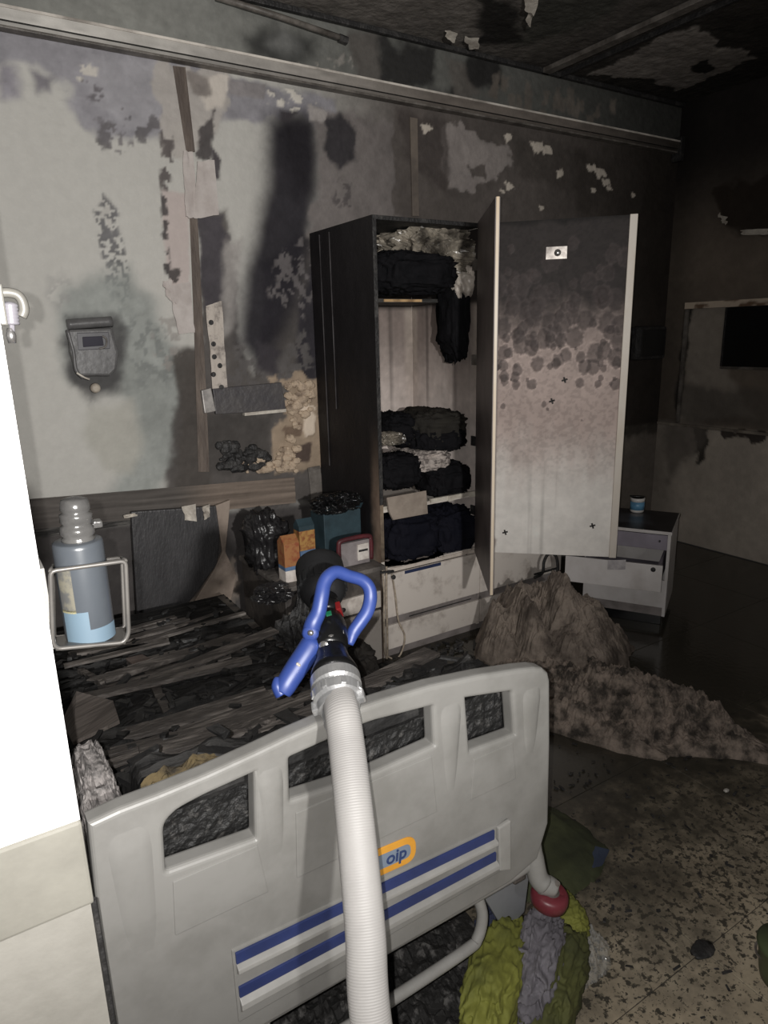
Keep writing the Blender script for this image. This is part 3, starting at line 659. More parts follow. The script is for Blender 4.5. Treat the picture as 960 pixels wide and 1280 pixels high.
bc = np.array((cb[0]+.008, YF-.005, .300))
bw = build(MB().lathe([(-.018, .026), (-.019, .034), (-.013, .041), (0, .043), (.013, .041), (.019, .034), (.018, .026), (-.018, .026)], bc, (0.1, -.12, 1), 28), 'bumper_wheel', mat('bumper_red', lin((150, 66, 76))*.62, lin((126, 54, 62))*.55, rough=.4, ns=20), bed, smooth=True)
build(MB().lathe([(-.016, .026), (.014, .026), (.020, .018), (.022, .004)], bc, (0.1, -.12, 1), 20), 'hub', mat('hub_grey', lin((140, 132, 126))*.5, rough=.5), bw, smooth=True)
build(MB().tube(smooth_path([bc+np.array((-.022, .012, .040)), bc+np.array((-.004, 0, .034)), bc+np.array((.010, -.012, .026))], 4), [.021, .022, .022, .022, .022, .021, .020, .018, .012], 14), 'bumper_bracket', M_bedwhite, bw, smooth=True)
build(MB().lathe([(0, .007), (.004, .006)], bc+np.array((.006, -.016, .046)), (0, -.3, 1), 10), 'screw', M_sootmetal, bw)
# legs, side rails, deck
M_frame = mat('bed_frame_burnt', A(92, 86, 80), A(46, 43, 41), rough=.6, ns=9, bump=.3, mix=.5)
for sx in (.10, .93):
    build(MB().box((sx-.018, YF+.04, .33), (sx+.018, 2.95, .385)), 'side_rail', M_frame, bed, bevel=.005)
    for sy in (1.30, 2.75):
        lg = build(MB().box((sx-.018, sy-.02, .10), (sx+.018, sy+.02, .34)), 'leg', M_frame, bed, bevel=.004)
        build(MB().lathe([(-.014, .05), (.014, .05)], (sx, sy, .05), (1, 0, 0), 20), 'caster', M_char, lg)
for k in range(7):
    y = 1.05+k*.29
    build(MB().box((.115, y, .362), (.915, y+.07, .378)), 'deck_slat', M_charwood, bed, bevel=.003)
build(MB().prism([PY(x, y, 1.0) for x, y in ((604, 1120), (662, 1092), (656, 1140), (632, 1166))], (0, .012, 0)), 'corner_guard', mat('guard_grey', (.26, .265, .28), (.20, .205, .215), rough=.5, ns=6), bed, bevel=.003)
# pale crumbled rail end by the partition
pale = lump((.098, 1.04, .82), (.028, .10, .085), 21, .14, 1.6, 40, .6, None, .10)
build(pale, 'side_guard_remains', mat('ash_grey', A(104, 100, 98), A(60, 58, 57), rough=.9, ns=60, bump=.5, mix=.55, sharp=.12), bed)
# headboard burnt to a dark sheet
hb = [PY(a, b, YW-.085) for a, b in ((164, 640), (278, 632), (272, 705), (228, 765), (172, 775))]
build(MB().prism(hb, (0, .03, 0)), 'headboard', mat('burnt_headboard', A(54, 53, 54), A(44, 43, 44), rough=.45, ns=6, bump=.3, stretch=(3, 1, 1)), bed, bevel=.006)
build(MB().prism([PY(a, b, YW-.09) for a, b in ((270, 632), (288, 625), (286, 648), (282, 690), (296, 720), (284, 770), (216, 800), (232, 770), (268, 712), (278, 690))], (0, .02, 0)), 'headboard_edge', mat('scorched_laminate', A(124, 112, 102), A(78, 68, 62), rough=.6, ns=9, bump=.2, mix=.6), bed, bevel=.003)
for pp in (((228, 633), (244, 630), (246, 652), (232, 650)), ((252, 634), (262, 630), (262, 646), (256, 650)), ((154, 644), (170, 641), (172, 645), (156, 648))):
    build(flake([PY(a, b, YW-.10) for a, b in pp], pp[0][0], 6, .012), 'paint_flake', M_flake, wall_back)
# ---- charred mattress: collapsed surface falling to the head end
def bed_h(X, Y):
    h = np.interp(Y, [.945, .954, 1.06, 1.3, 1.6, 2.0, 2.4, 2.8, 3.1], [.385, .855, .85, .66, .50, .44, .40, .34, .30])
    edge = sstep(.10, .17, X)*(1-sstep(.86, .95, X))*sstep(.944, .956, Y)
    h = .385+(h-.385)*np.clip(edge, 0, 1)
    h = h+.05*fbm(X*2.2, Y*11, None, 5, 31, True)*edge+.010*fbm(X*16, Y*60, None, 3, 33)
    return np.maximum(h, .382)
def f_m(U, V):
    X = .085+U*.86; Y = .945+V*2.02; return np.stack([X, Y, bed_h(X, Y)], -1)
mm = MB().grid(110, 240, f_m)
n0 = len(mm.v)
# closed underside
mm.add([(.085, .945, .38), (.945, .945, .38), (.945, 2.965, .38), (.085, 2.965, .38)], [(0, 1, 2, 3)])
M_mat = mat('burnt_mattress', (.011, .0106, .0104), (.048, .046, .044), rough=.7, ns=11, bump=1.0, bs=30, mix=.56, sharp=.13, stretch=(.5, 3.2, 1), spec=.3)
mat_o = thing('burnt_mattress', 'black burnt-out mattress collapsed on the bed behind the grey footboard', 'mattress', (.5, 1.9, .38))
build(mm, 'charred_surface', M_mat, mat_o)
def f_foam(U, V):
    X = .14+U*.46; Y = .964+V*.11*(1-.45*U); z = bed_h(X, Y)+.014+.018*fbm(X*22, Y*30, None, 4, 5, True)-.05*sstep(.7, 1, V)-.04*(1-sstep(0, .12, V))-.04*(1-sstep(0, .1, U))-.04*sstep(.85, 1, U); return np.stack([X, Y, z], -1)
build(MB().grid(70, 26, f_foam), 'scorched_foam', mat('scorched_foam', A(92, 80, 56), A(40, 36, 31), rough=.9, ns=24, bump=.8, bs=60, mix=.52, sharp=.14), mat_o)
def f_front(U, V):
    X = .092+U*.845; z = .386+V*.462; return np.stack([X, .948-.008*(1+fbm(X*34, z*34, None, 4, 3, True))*.5-.002, z], -1)
build(MB().grid(130, 70, f_front), 'charred_front', mat('charred_front', (.007, .0068, .0066), (.06, .057, .054), rough=.6, ns=55, bump=.8, bs=80, mix=.62, sharp=.08), mat_o)
# loose charred chunks on the bed (uncountable)
def chunks(name, n, posf, rmin, rmax, M, label, seed, flat=.5):
    rnd = random.Random(seed); mb = MB()
    for i in range(n):
        x, y, z = posf(rnd); r = rnd.uniform(rmin, rmax); a = rnd.uniform(0, 6.28); l = rnd.uniform(.5, 2.2)
        ex = np.array((math.cos(a), math.sin(a), rnd.uniform(-.3, .3)))*r*l; ey = np.array((-math.sin(a), math.cos(a), 0))*r*rnd.uniform(.4, .9); ez = np.array((0, 0, 1))*r*flat*rnd.uniform(.5, 1.2)
        o = np.array((x, y, z))
        pts = [o+ex*sx*rnd.uniform(.7, 1.2)+ey*sy*rnd.uniform(.7, 1.2)+ez*sz for sz in (-.6, 1) for sx, sy in ((-1, -1), (1, -1), (1, 1), (-1, 1))]
        mb.add(pts, [(3, 2, 1, 0), (4, 5, 6, 7), (0, 1, 5, 4), (1, 2, 6, 5), (2, 3, 7, 6), (3, 0, 4, 7)])
    return build(mb, name, M, label=label, cat='debris', kind='stuff')
M_chunk = mat('charcoal', (.018, .0175, .0175), (.09, .086, .083), rough=.55, ns=26, bump=.5, mix=.66, sharp=.10, spec=.7)
def pb(rnd):
    x = rnd.uniform(.12, .9); y = rnd.uniform(1.0, 2.9); return x, y, float(bed_h(np.array([x]), np.array([y]))[0])+.012
chunks('charred_debris', 420, pb, .005, .017, M_chunk, 'loose charred fragments strewn over the burnt mattress', 5)
# charred planks fallen on the bed
M_plank = mat('burnt_plank', A(66, 62, 59), A(112, 106, 101), rough=.6, ns=8, bump=.6, bs=26, mix=.58, sharp=.14, stretch=(1, 5, 5))
def plank(p0, p1, wd, th, label, M=M_plank, seed=1, cat='plank'):
    p0, p1 = np.array(p0), np.array(p1); a = axes(p1-p0); L_ = np.linalg.norm(p1-p0)
    def fn(U, V):
        ang = V*2*math.pi; y = np.clip(1.5*np.cos(ang+.78), -1, 1)*wd*.5; z = np.clip(1.5*np.sin(ang+.78), -1, 1)*th*.5
        rag = 1+.10*fbm(U*7, V*0+seed, None, 3, seed); e = .03*fbm(V*9, U*0, None, 2, seed+3)*(U < .01)+.03*fbm(V*9, U*0+4, None, 2, seed+4)*(U > .99)
        return p0+np.outer(U*L_+e, a[0])+np.outer(y*rag, a[1])+np.outer(z+.003*fbm(U*20, V*6, None, 3, seed), a[2])
    return build(MB().grid(24, 17, fn).add([], []), 'charred_plank', M, label=label, cat=cat)
def onbed(px, py, lift=.02):
    for z in np.linspace(.8, .3, 120):
        q = PZ(px, py, z)
        if q[2] <= float(bed_h(q[:1], q[1:2])[0])+lift: return q
    return q
rs = random.Random(3)
for k in range(26):
    y = rs.uniform(1.15, 2.85); x0 = rs.uniform(.10, .45); x1 = min(.93, x0+rs.uniform(.25, .6)); a_ = rs.uniform(-.10, .12)
    xs = np.array([x0, x1]); zz = float(np.max(bed_h(xs, np.array([y, y+a_]))))
    e_ = axes((x1-x0, a_, rs.uniform(-.02, .02))); wd_ = rs.uniform(.018, .055)
    build(MB().obox((x0, y, zz+rs.uniform(-.008, .012)), e_[0], e_[1], e_[2], (0, -wd_/2, 0), (math.hypot(x1-x0, a_), wd_/2, rs.uniform(.008, .016))), 'charred_slat', M_plank, bed, bevel=.002)
for px, wd, lb in ((((160, 918), (345, 868)), .05, 'long grey charred plank lying across the middle of the burnt bed'),
                   (((215, 930), (330, 905)), .035, 'short pale charred lath just below the long grey plank on the bed'),
                   (((120, 852), (300, 795)), .05, 'charred plank at the far head end of the burnt bed, below the dark headboard'),
                   (((185, 840), (212, 895)), .028, 'narrow charred stick lying crosswise on the left of the burnt bed'),
                   (((100, 838), (130, 855)), .02, 'small pale splinter at the left edge of the bed near the wire bottle holder'),
                   (((290, 965), (420, 925)), .03, 'dark charred lath on the bed close behind the footboard top')):
    a_, b_ = onbed(*px[0]), onbed(*px[1]); plank(a_, b_, wd, .016, lb, seed=int(px[0][0]))
q = [onbed(*p, lift=.03) for p in ((78, 905), (96, 868), (142, 880), (150, 905), (92, 932))]
build(MB().prism(q, (0, .0, .012)), 'charred_board', mat('grey_grooved_board', A(120, 112, 106), A(76, 70, 66), rough=.65, ns=5, bump=.6, bs=30, stretch=(1.2, 16, 1)), label='grey grooved board scrap at the left edge of the bed next to the white partition', cat='board', bevel=.002)
q = [onbed(*p, lift=.03) for p in ((157, 825), (178, 820), (196, 830), (172, 838))]
build(MB().prism(q, (0, .0, .008)), 'scorched_paper', mat('dusty_brown', A(112, 100, 94), A(84, 74, 70), rough=.8, ns=9), label='small brownish scrap of paper on the burnt bed below the wire bottle holder', cat='paper', bevel=.001)
# ================================================================== WARDROBE
M_lam = mat('white_laminate', A(196, 188, 180, 1.3), A(150, 140, 132, 1.3), rough=.5, ns=10, bump=.06, mix=.62, sharp=.14)
M_lamdark = mat('grey_kick', A(112, 106, 104), A(74, 69, 66), rough=.6, ns=8, mix=.55)
WX0, WX1, WX2, WY0, WY1, WZ = 1.615, 2.215, 2.82, 2.62, 3.205, 2.04
wd = thing('wardrobe', 'tall white laminate wardrobe, fire-blackened, both doors hanging open', 'wardrobe', (2.2, 2.9, 0))
def paint_side(p):   # left flank
    p.c = np.array(A(24, 22, 23))*np.ones((len(p.U), 1))
    cr = np.array(A(168, 156, 140))
    low = sstep(.62, .40, p.V+.25*(1-p.U/.58)+.05*fbm(p.U*12, p.V*4, None, 4, 2)); p.c = p.c*(1-low[:, None])+cr*low[:, None]
    # U runs from the wall to the front edge
    f = sstep(.50, .56, p.U+.03*fbm(p.U*5, p.V*9, None, 4, 7))*sstep(1.2, .75, p.V); p.c = p.c*(1-f[:, None])+np.array(A(110, 94, 82))*f[:, None]
    p.mottle(.3, 4, 5, 1, .5); p.mottle(.25, 22, 6, 1.5, .4)
mb, cs = paint_grid((WX0-.001, WY1, 0), (0, -1, 0), (0, 0, 1), WY1-WY0, WZ, .012, paint_side, n=(-1, 0, 0))
sp = build(MB().box((WX0, WY0, 0), (WX0+.018, WY1, WZ)), 'side_panel', M_lam, wd)
build(mb, 'burnt_face', mat('burnt_laminate', (1, 1, 1), (.8, .8, .8), rough=.55, ns=14, bump=.3, attr='Col', spec=.25), sp, colors=cs, smooth=True)
for ya in (3.10, 3.0):
    build(MB().tube([(WX0-.004, ya, .9+.3*(ya < 3.05)), (WX0-.006, ya-.005, 1.4), (WX0-.004, ya, 2.02)], .003, 6), 'laminate_edge', mat('dull_edge', A(74, 71, 72), A(30, 28, 29), rough=.3, ns=9, mix=.5, stretch=(1, 1, .4)), sp)
def paint_in(p, right=False):
    V = p.V
    s = np.array(A(182, 172, 166)); d = np.array(A(112, 102, 97)); t = sstep(.85, 1.6, V+.12*fbm(p.U*14, V*.8, None, 4, 3))[:, None]
    p.c = s*(1-t)+d*t
    st = sstep(.15, .6, fbm(p.U*26, V*.9, None, 3, 8)); p.c *= (1-.45*st*sstep(.7, 1.4, V))[:, None]
    e = (1-sstep(.03, .06, np.minimum(p.U, p.U.max()-p.U)))*sstep(1.0, 1.6, V); p.c = p.c*(1-.5*e[:, None])+np.array(A(160, 150, 140))*.5*e[:, None]
    k = sstep(1.64, 1.67, V)[:, None]; p.c = p.c*(1-k)+np.array(A(42, 38, 36))*k
    p.mottle(.2, 10, 5); p.mottle(.15, 45, 6)
M_in = mat('wardrobe_inside', (1, 1, 1), (.86, .86, .86), rough=.65, ns=20, bump=.1, attr='Col', spec=.2)
build(MB().box((WX0-.0005, WY0-.0015, .78), (WX0+.0185, WY0+.001, WZ)), 'burnt_edge', M_char, sp)
build(MB().box((WX0-.0005, WY0-.0012, .50), (WX0+.0185, WY0+.001, .78)), 'scorched_edge', mat('scorched_edge', A(120, 106, 90), A(54, 46, 40), rough=.6, ns=9, mix=.52), sp)
bp_ = build(MB().box((WX0+.018, WY1-.012, .03), (WX2-.018, WY1, WZ-.018)), 'back_panel', M_lamdark, wd)
mb, cs = paint_grid((WX0+.018, WY1-.013, .03), (1, 0, 0), (0, 0, 1), WX1-.009-WX0-.018, WZ-.05, .012, paint_in, n=(0, -1, 0))
build(mb, 'back_face', M_in, bp_, colors=cs)
pt = build(MB().box((WX1-.009, WY0, .03), (WX1+.009, WY1-.012, WZ-.018)), 'middle_panel', M_lam, wd)
mb, cs = paint_grid((WX1-.010, WY0+.002, .03), (0, 1, 0), (0, 0, 1), WY1-WY0-.02, WZ-.05, .012, lambda p: paint_in(p, True), n=(-1, 0, 0))
build(mb, 'inner_face', M_in, pt, colors=cs)
build(MB().box((WX2-.018, WY0, 0), (WX2, WY1, WZ)), 'side_panel', M_lam, wd)
build(MB().box((WX0, WY0-.004, WZ-.018), (WX2, WY1, WZ)), 'top_panel', M_char, wd, bevel=.003)
build(MB().box((WX0+.018, WY0+.004, .445), (WX2-.018, WY1-.012, .462)), 'base_panel', M_lam, wd)
build(MB().box((WX0+.018, WY0-.004, .440), (WX1-.009, WY0+.006, .458)), 'base_edge', mat('worn_edge', A(196, 186, 176, 1.3), A(120, 110, 100), ns=12, mix=.6), wd, bevel=.002)
build(MB().box((WX0+.018, WY0+.02, .735), (WX1-.009, WY1-.02, .752)), 'shelf', M_lam, wd)
sb = MB(); rnd = random.Random(4)
for x in np.linspace(WX0+.30, WX1-.015, 9):
    sb.box((x, WY0+.008-rnd.uniform(0, .006), .748-rnd.uniform(0, .012)), (x+.036, WY0+.02, .765))
build(sb, 'shelf_edge', mat('shelf_edge', A(190, 184, 172, 1.3), A(130, 122, 112), ns=20, mix=.6), wd)
build(MB().box((WX0+.018, WY0+.016, .748), (WX0+.06, WY0+.028, .765)), 'shelf_edge', MATS['shelf_edge'], wd)
build(MB().box((WX0+.03, WY0+.24, 1.70), (WX1-.011, WY1-.02, 1.716)), 'shelf', M_charwood, wd)
build(MB().box((WX0+.20, WY0+.235, 1.702), (WX1-.18, WY0+.242, 1.714)), 'shelf_edge', mat('raw_edge', A(170, 140, 100), A(90, 70, 50), ns=12), wd)
for nm, xa, xb in (('a', WX0+.002, WX1-.002), ('b', WX1+.003, WX2-.002)):
    dr = build(MB().box((xa, WY0-.016, .213), (xb, WY0, .436)), 'drawer_front', M_lam, wd, bevel=.003)
    dr2 = build(MB().box((xa, WY0-.016, .046), (xb, WY0, .172)), 'drawer_front', M_lam, wd, bevel=.003)
    build(MB().box((xa, WY0-.004, .172), (xb, WY0+.01, .213)), 'drawer_rail', M_lamdark, wd)
    build(MB().box((xa, WY0+.006, 0), (xb, WY0+.02, .046)), 'plinth', M_lamdark, wd)
    if nm == 'a':
        build(MB().lathe([(0, .006), (.008, .006), (.014, .012), (.02, .011), (.022, .001)], (xa+.045, WY0-.016, .425), (0, -1, 0), 12), 'knob', M_char, dr)
        build(MB().box((xa+.12, WY0-.0165, .420), (xa+.34, WY0-.0155, .436)), 'blue_scuff', mat('blue_scuff', lin((70, 84, 130))*.5, rough=.5), dr)
        build(MB().box((xa+.15, WY0-.006, .185), (xb-.05, WY0-.004, .190)), 'groove', M_char, dr2)
# hinges on the middle panel
for z in (1.86, 1.42, 1.02, .66):
    hg = build(MB().box((WX1-.018, WY0+.005, z-.025), (WX1-.009, WY0+.05, z+.025)), 'hinge', M_sootmetal if z > 1.2 else M_char, wd, bevel=.003)
# doors
def door(hx, hy, fx, fy, z0, z1, name, painter, inner_col, label, th=.020, edge_M=None):
    o = np.array((hx, hy, 0.)); e = np.array((fx-hx, fy-hy, 0.)); wdt = np.linalg.norm(e); e /= wdt; n = np.cross((0, 0, 1.), e)  # n: left of hinge->free
    d = build(MB().obox(o, e, n, (0, 0, 1), (0, 0, z0), (wdt, th, z1)), name, inner_col, wd, label=label)
    mb, cs = paint_grid(o+np.array((0, 0, z0))-n*.0012, e, (0, 0, 1), wdt, z1-z0, .005, painter, n=-n)
    build(mb, 'front_face', M_in, d, colors=cs, smooth=True)
    build(MB().obox(o, e, n, (0, 0, 1), (wdt-.001, -.003, z0-.001), (wdt+.003, th+.003, z1+.001)), 'edge_band', edge_M, d, bevel=.001)
    return d, o, e, n
M_edge = mat('edge_band', A(190, 182, 172, 1.25), A(150, 138, 122), rough=.45, ns=7, mix=.62, stretch=(1, 1, .5))
M_doorin = mat('door_inner', A(92, 84, 82), A(62, 56, 55), rough=.5, ns=5, mix=.5)
rb = random.Random(11)
blis = []
for i in range(120):
    u = rb.uniform(.02, .60); v = 1.10+rb.gauss(0, .17)
    if not .62 < v < 1.5: continue
    r = rb.uniform(.007, .042)*(.25+.95*min(1, max(0, (v-.70)/.35))); blis.append((u, v, r))
def paint_door(p):
    U, V = p.U, p.V
    lo = np.array(A(208, 201, 195, 1.4)); mi = np.array(A(146, 132, 126)); hi = np.array(A(42, 38, 37)); n = .07*fbm(U*6, V*6, None, 5, 3)+.05*fbm(U*30, V*6, None, 3, 5)
    t = sstep(.22, .72, V+n)[:, None]; t2 = sstep(.90, 1.30, V+n)[:, None]
    p.c = (lo*(1-t)+mi*t)*(1-t2)+hi*t2
    for i, (u, v, r) in enumerate(blis):
        k = np.hypot((U-u), (V-v)*.85) < r*1.5
        d = np.hypot(U[k]-u, (V[k]-v)*.85)/r+.25*fbm(U[k]*60, V[k]*60, None, 2, i)
        m_ = (1-sstep(.82, 1.05, d))*.62; rim = sstep(.72, .92, d)*(1-sstep(.95, 1.2, d))
        p.c[k] = p.c[k]*(1-m_[:, None])+np.array(A(58, 52, 51))*m_[:, None]; p.c[k] *= (1+.25*rim)[:, None]
        p.d[k] += .0022*(1-sstep(.4, 1.05, d))
    st = sstep(.25, .7, fbm(U*30, V*.7, None, 3, 9))*.25*(1-sstep(.3, .9, V)); p.c *= (1-st)[:, None]
    p.poly([(.0, 0), (.04, 0), (.05, .07), (.02, .10)], A(90, 74, 66), .01, .015, 20, .8, 6)
    rg = sstep(1.57, 1.60, V+.02*fbm(U*12, V*0, None, 4, 2))[:, None]; p.c = p.c*(1-.6*rg)
    sp_ = sstep(.52, .6, .5+.5*fbm(U*75, V*75, None, 2, 12))*sstep(.25, .6, V)*.16; p.c *= (1-sp_)[:, None]
    p.mottle(.12, 8, 7)
d2, o2, e2, n2 = door(2.245, 2.585, 2.70, 2.14, .44, 2.04, 'door', paint_door, M_doorin, None, .026, M_edge)
def on_door2(u, z, off=.002): return o2+e2*u+np.array((0, 0, z))-n2*off
def dpl(u, z, w_, h_, M, nm, th=.004, bev=.001):
    return build(MB().obox(on_door2(u, z, 0), e2, -n2, (0, 0, 1), (-w_/2, 0, -h_/2), (w_/2, th, h_/2)), nm, M, d2, bevel=bev)
M_chrome = mat('dull_chrome', (.75, .74, .72), (.45, .43, .42), rough=.25, metal=.9, ns=14)
lp = dpl(.295, 1.895, .095, .055, mat('lock_plate', A(170, 164, 158), A(90, 84, 80), rough=.35, metal=.4, ns=16), 'lock_plate')
build(MB().lathe([(0, .016), (.006, .014), (.009, .002)], on_door2(.30, 1.895, .004), -n2, 14), 'lock_knob', M_chrome, d2, smooth=True)
for u, z in ((.09, .55), (.52, .60), (.30, 1.22), (.355, 1.32)):
    for a in (.3, 1.87):
        dd = e2*math.cos(a)+np.array((0, 0, 1))*math.sin(a)
        build(MB().tube([on_door2(u, z, .001)-dd*.014, on_door2(u, z, .001)+dd*.014], .0045, 6), 'screw_hole', M_char, d2)
def paint_d1(p):
    lo = np.array(A(150, 142, 138)); hi = np.array(A(46, 42, 42)); t = sstep(.3, 1.0, p.V+.08*fbm(p.U*8, p.V*5, None, 3, 4))[:, None]; p.c = lo*(1-t)+hi*t; p.mottle(.15, 12, 4)
build(MB().obox(o2, e2, -n2, (0, 0, 1), (np.linalg.norm((2.70-2.245, 2.14-2.585))-.030, .001, .438), (np.linalg.norm((2.70-2.245, 2.14-2.585))+.004, .010, 2.042)), 'edge_profile', M_edge, d2, bevel=.003)
d1, *_ = door(2.195, 2.600, 1.858, 2.095, .448, 2.04, 'door', paint_d1, M_doorin, None, -.018, mat('edge_band_yellowed', A(196, 186, 172, 1.25), A(160, 140, 112), rough=.45, ns=3, mix=.55, stretch=(1, 1, .6)))
# charred lip along the top of the doors
# broken shelf board hanging in the opening
brd = [PY(a, b, WY0-.012) for a, b in ((484, 622), (533, 613), (535, 642), (492, 650), (487, 640))]
build(MB().prism(brd, (0, .012, -.004)), 'broken_board', mat('water_stained_board', A(132, 122, 112), A(100, 90, 82), rough=.7, ns=8, bump=.15), label='cream broken board hanging across the lower shelf inside the open wardrobe', cat='board', bevel=.002)
# ---- clothes and bags in the wardrobe
M_foil = mat('crumpled_plastic', A(128, 121, 110), A(36, 33, 30), rough=.22, ns=9, bump=.4, bs=16, mix=.52, sharp=.2, spec=.8)
M_blackcloth = mat('black_cloth', (.006, .006, .007), (.011, .0105, .012), rough=.85, ns=16, bump=.5, bs=40, spec=.08)
M_navy = mat('navy_cloth', (.007, .0075, .013), (.012, .012, .018), rough=.85, ns=12, bump=.5, bs=36, spec=.08)
M_khaki = mat('dark_khaki', (.034, .031, .026), (.022, .020, .018), rough=.85, spec=.1, ns=12, bump=.3)
M_pattern = mat('grey_pattern_cloth', A(140, 132, 126), A(84, 78, 75), rough=.85, ns=34, bump=.3, mix=.52, sharp=.08)
def cloth(c, r, seed, M, name, label, cat='clothing', amp=.26, fr=2.6, box=.62, n=44, ax=None, floor=None, smooth=True, fine=.13):
    return build(lump(c, r, seed, amp, fr, n, box, ax, fine, floor), name, M, smooth=smooth, label=label, cat=cat)
cloth(PY(548, 318, 2.86), (.25, .17, .105), 3, M_foil, 'plastic_bag', 'crumpled smoke-stained clear plastic bag stuffed on the top shelf of the wardrobe', 'bag', .34, 2.6, .75, 60, smooth=False, fine=.16)
cloth(PY(580, 352, 2.72), (.05, .05, .07), 8, mat('pale_plastic', A(176, 168, 158), A(110, 102, 96), rough=.3, ns=10, bump=.3), 'plastic_bag', 'small pale tip of a plastic bag drooping at the right of the wardrobe top shelf', 'bag', .3, 2.4, .9, 30)
cloth(PY(505, 343, 2.80), (.20, .17, .085), 5, M_blackcloth, 'black_garment', 'black burnt garment heaped on the left under the top of the wardrobe', 'clothing', .15)
cloth(PY(574, 395, 2.80), (.085, .10, .20), 9, M_blackcloth, 'hanging_garment', 'black garment hanging against the right inside panel of the wardrobe', 'clothing', .14, 1.8)
cloth(PY(534, 538, 2.86), (.145, .17, .10), 12, M_khaki, 'khaki_jacket', 'dark khaki jacket folded on top of the wardrobe clothes pile', 'clothing', .16)
cloth(PY(538, 548, 2.80), (.13, .13, .055), 13, M_blackcloth, 'black_sweater', 'black sweater bulging just under the khaki jacket in the wardrobe', 'clothing', .2)
cloth(PY(490, 535, 2.88), (.07, .12, .07), 14, M_blackcloth, 'black_garment', 'black bundle tucked left of the khaki jacket in the wardrobe', 'clothing', .2)
cloth(PY(487, 548, 2.74), (.05, .06, .022), 15, M_foil, 'plastic_wrapper', 'crumpled shiny wrapper at the left of the wardrobe clothes pile', 'wrapper', .35, smooth=False)
cloth(PY(522, 573, 2.76), (.125, .12, .045), 16, M_pattern, 'patterned_shirt', 'grey patterned shirt in the middle of the wardrobe clothes pile', 'clothing', .22)
cloth(PY(494, 588, 2.70), (.105, .09, .075), 17, M_blackcloth, 'black_trousers', 'black folded garment at lower left of the wardrobe pile above the cream board', 'clothing', .16)
cloth(PY(552, 597, 2.74), (.105, .11, .075), 18, M_blackcloth, 'black_coat', 'black shiny coat at lower right of the wardrobe pile on the shelf', 'clothing', .22)
cloth(PY(500, 665, 2.84), (.15, .18, .115), 19, M_navy, 'navy_bundle', 'navy bundle of clothes on the wardrobe floor, left half', 'clothing', .16)
cloth(PY(556, 660, 2.80), (.13, .16, .115), 20, M_navy, 'navy_bundle', 'navy bundle of clothes on the wardrobe floor, right half', 'clothing', .2)
cloth(PY(512, 702, 2.72), (.17, .09, .030), 22, mat('dusty_grey_cloth', A(126, 116, 110), A(96, 88, 84), rough=.9, ns=9), 'grey_cloth', 'dusty grey cloth spread along the front of the wardrobe floor', 'cloth', .2, floor=.462)
# cord looped over the drawer knob
M_cord = mat('cream_cord', A(158, 146, 130), A(104, 94, 84), rough=.85, ns=40)
def drop(pts, r, y=WY0-.026): return MB().tube(smooth_path([PY(a, b, y) for a, b in pts], 6), r, 7)
cdn = thing('cord_loop', 'thin cream cord looped down over the white wardrobe drawers', 'cord', PY(485, 760, WY0-.026))
build(drop([(478, 712), (480, 740), (480, 775), (481, 812), (484, 822), (484, 790), (483, 745), (483, 708)], .0055), 'cord', M_cord, cdn, smooth=True)
build(drop([(490, 718), (494, 742), (498, 775), (506, 795), (502, 815), (494, 824), (484, 820)], .0045), 'cord', M_cord, cdn, smooth=True)
build(MB().tube([PY(472, 716, WY0-.03), PY(492, 714, WY0-.03)], .007, 6), 'cord_knot', M_char, cdn)
# ================================================================== BEDSIDE CABINET AND ITS CLUTTER
bc_ = thing('bedside_cabinet', 'burnt white bedside cabinet squeezed between bed and wardrobe', 'cabinet', (1.33, 2.75, 0))
build(MB().box((1.06, 2.50, .05), (1.535, 3.0, .52)), 'body', mat('burnt_cabinet', A(70, 65, 61), A(40, 37, 36), rough=.6, ns=7, bump=.4), bc_, bevel=.005)
build(MB().box((1.05, 2.47, .52), (1.545, 3.01, .542)), 'top', mat('ashy_top', A(92, 87, 83), A(44, 41, 39), rough=.6, ns=9, bump=.6, mix=.5), bc_, bevel=.004)
d_ = build(MB().box((1.07, 2.484, .34), (1.525, 2.50, .42)), 'drawer', M_lam, bc_, bevel=.003)
build(MB().lathe([(0, .006), (.016, .011), (.02, .001)], (1.32, 2.484, .38), (0, -1, 0), 12), 'knob', M_char, d_)
build(MB().box((1.07, 2.486, .08), (1.525, 2.50, .325)), 'door', M_lam, bc_, bevel=.003)
zt = .542
def carton(cx, cy, w_, d, h_, name, label, cols, cap=None):
    t = thing(name, label, 'carton', (cx, cy, zt))
    z = zt
    for i, (fr_, col, nm) in enumerate(cols):
        build(MB().box((cx-w_/2, cy-d/2, z), (cx+w_/2, cy+d/2, z+h_*fr_)), nm, col, t, bevel=.001); z += h_*fr_
    build(MB().prism([(cx-w_/2, cy-d/2, z), (cx-w_/2, cy+d/2, z), (cx-w_/2, cy, z+.03)], (w_, 0, 0)), 'gable', cols[-1][1], t)
    return t
M_or = mat('carton_orange', A(150, 104, 66, 1.2), A(132, 72, 48, 1.2), rough=.5, ns=34, mix=.55, sharp=.1)
M_yl = mat('carton_yellow', A(160, 122, 70, 1.2), A(126, 76, 46, 1.2), rough=.5, ns=36, mix=.52, sharp=.1)
M_cbl = mat('carton_blue', A(74, 96, 124), A(58, 74, 96), rough=.5, ns=20)
M_cwh = mat('carton_white', A(184, 178, 172), A(140, 132, 126), rough=.5, ns=20)
M_teal = mat('carton_teal', A(56, 76, 84, 1.0), A(40, 54, 60, 1.0), rough=.5, ns=12)
q = PY(359, 700, 2.58)
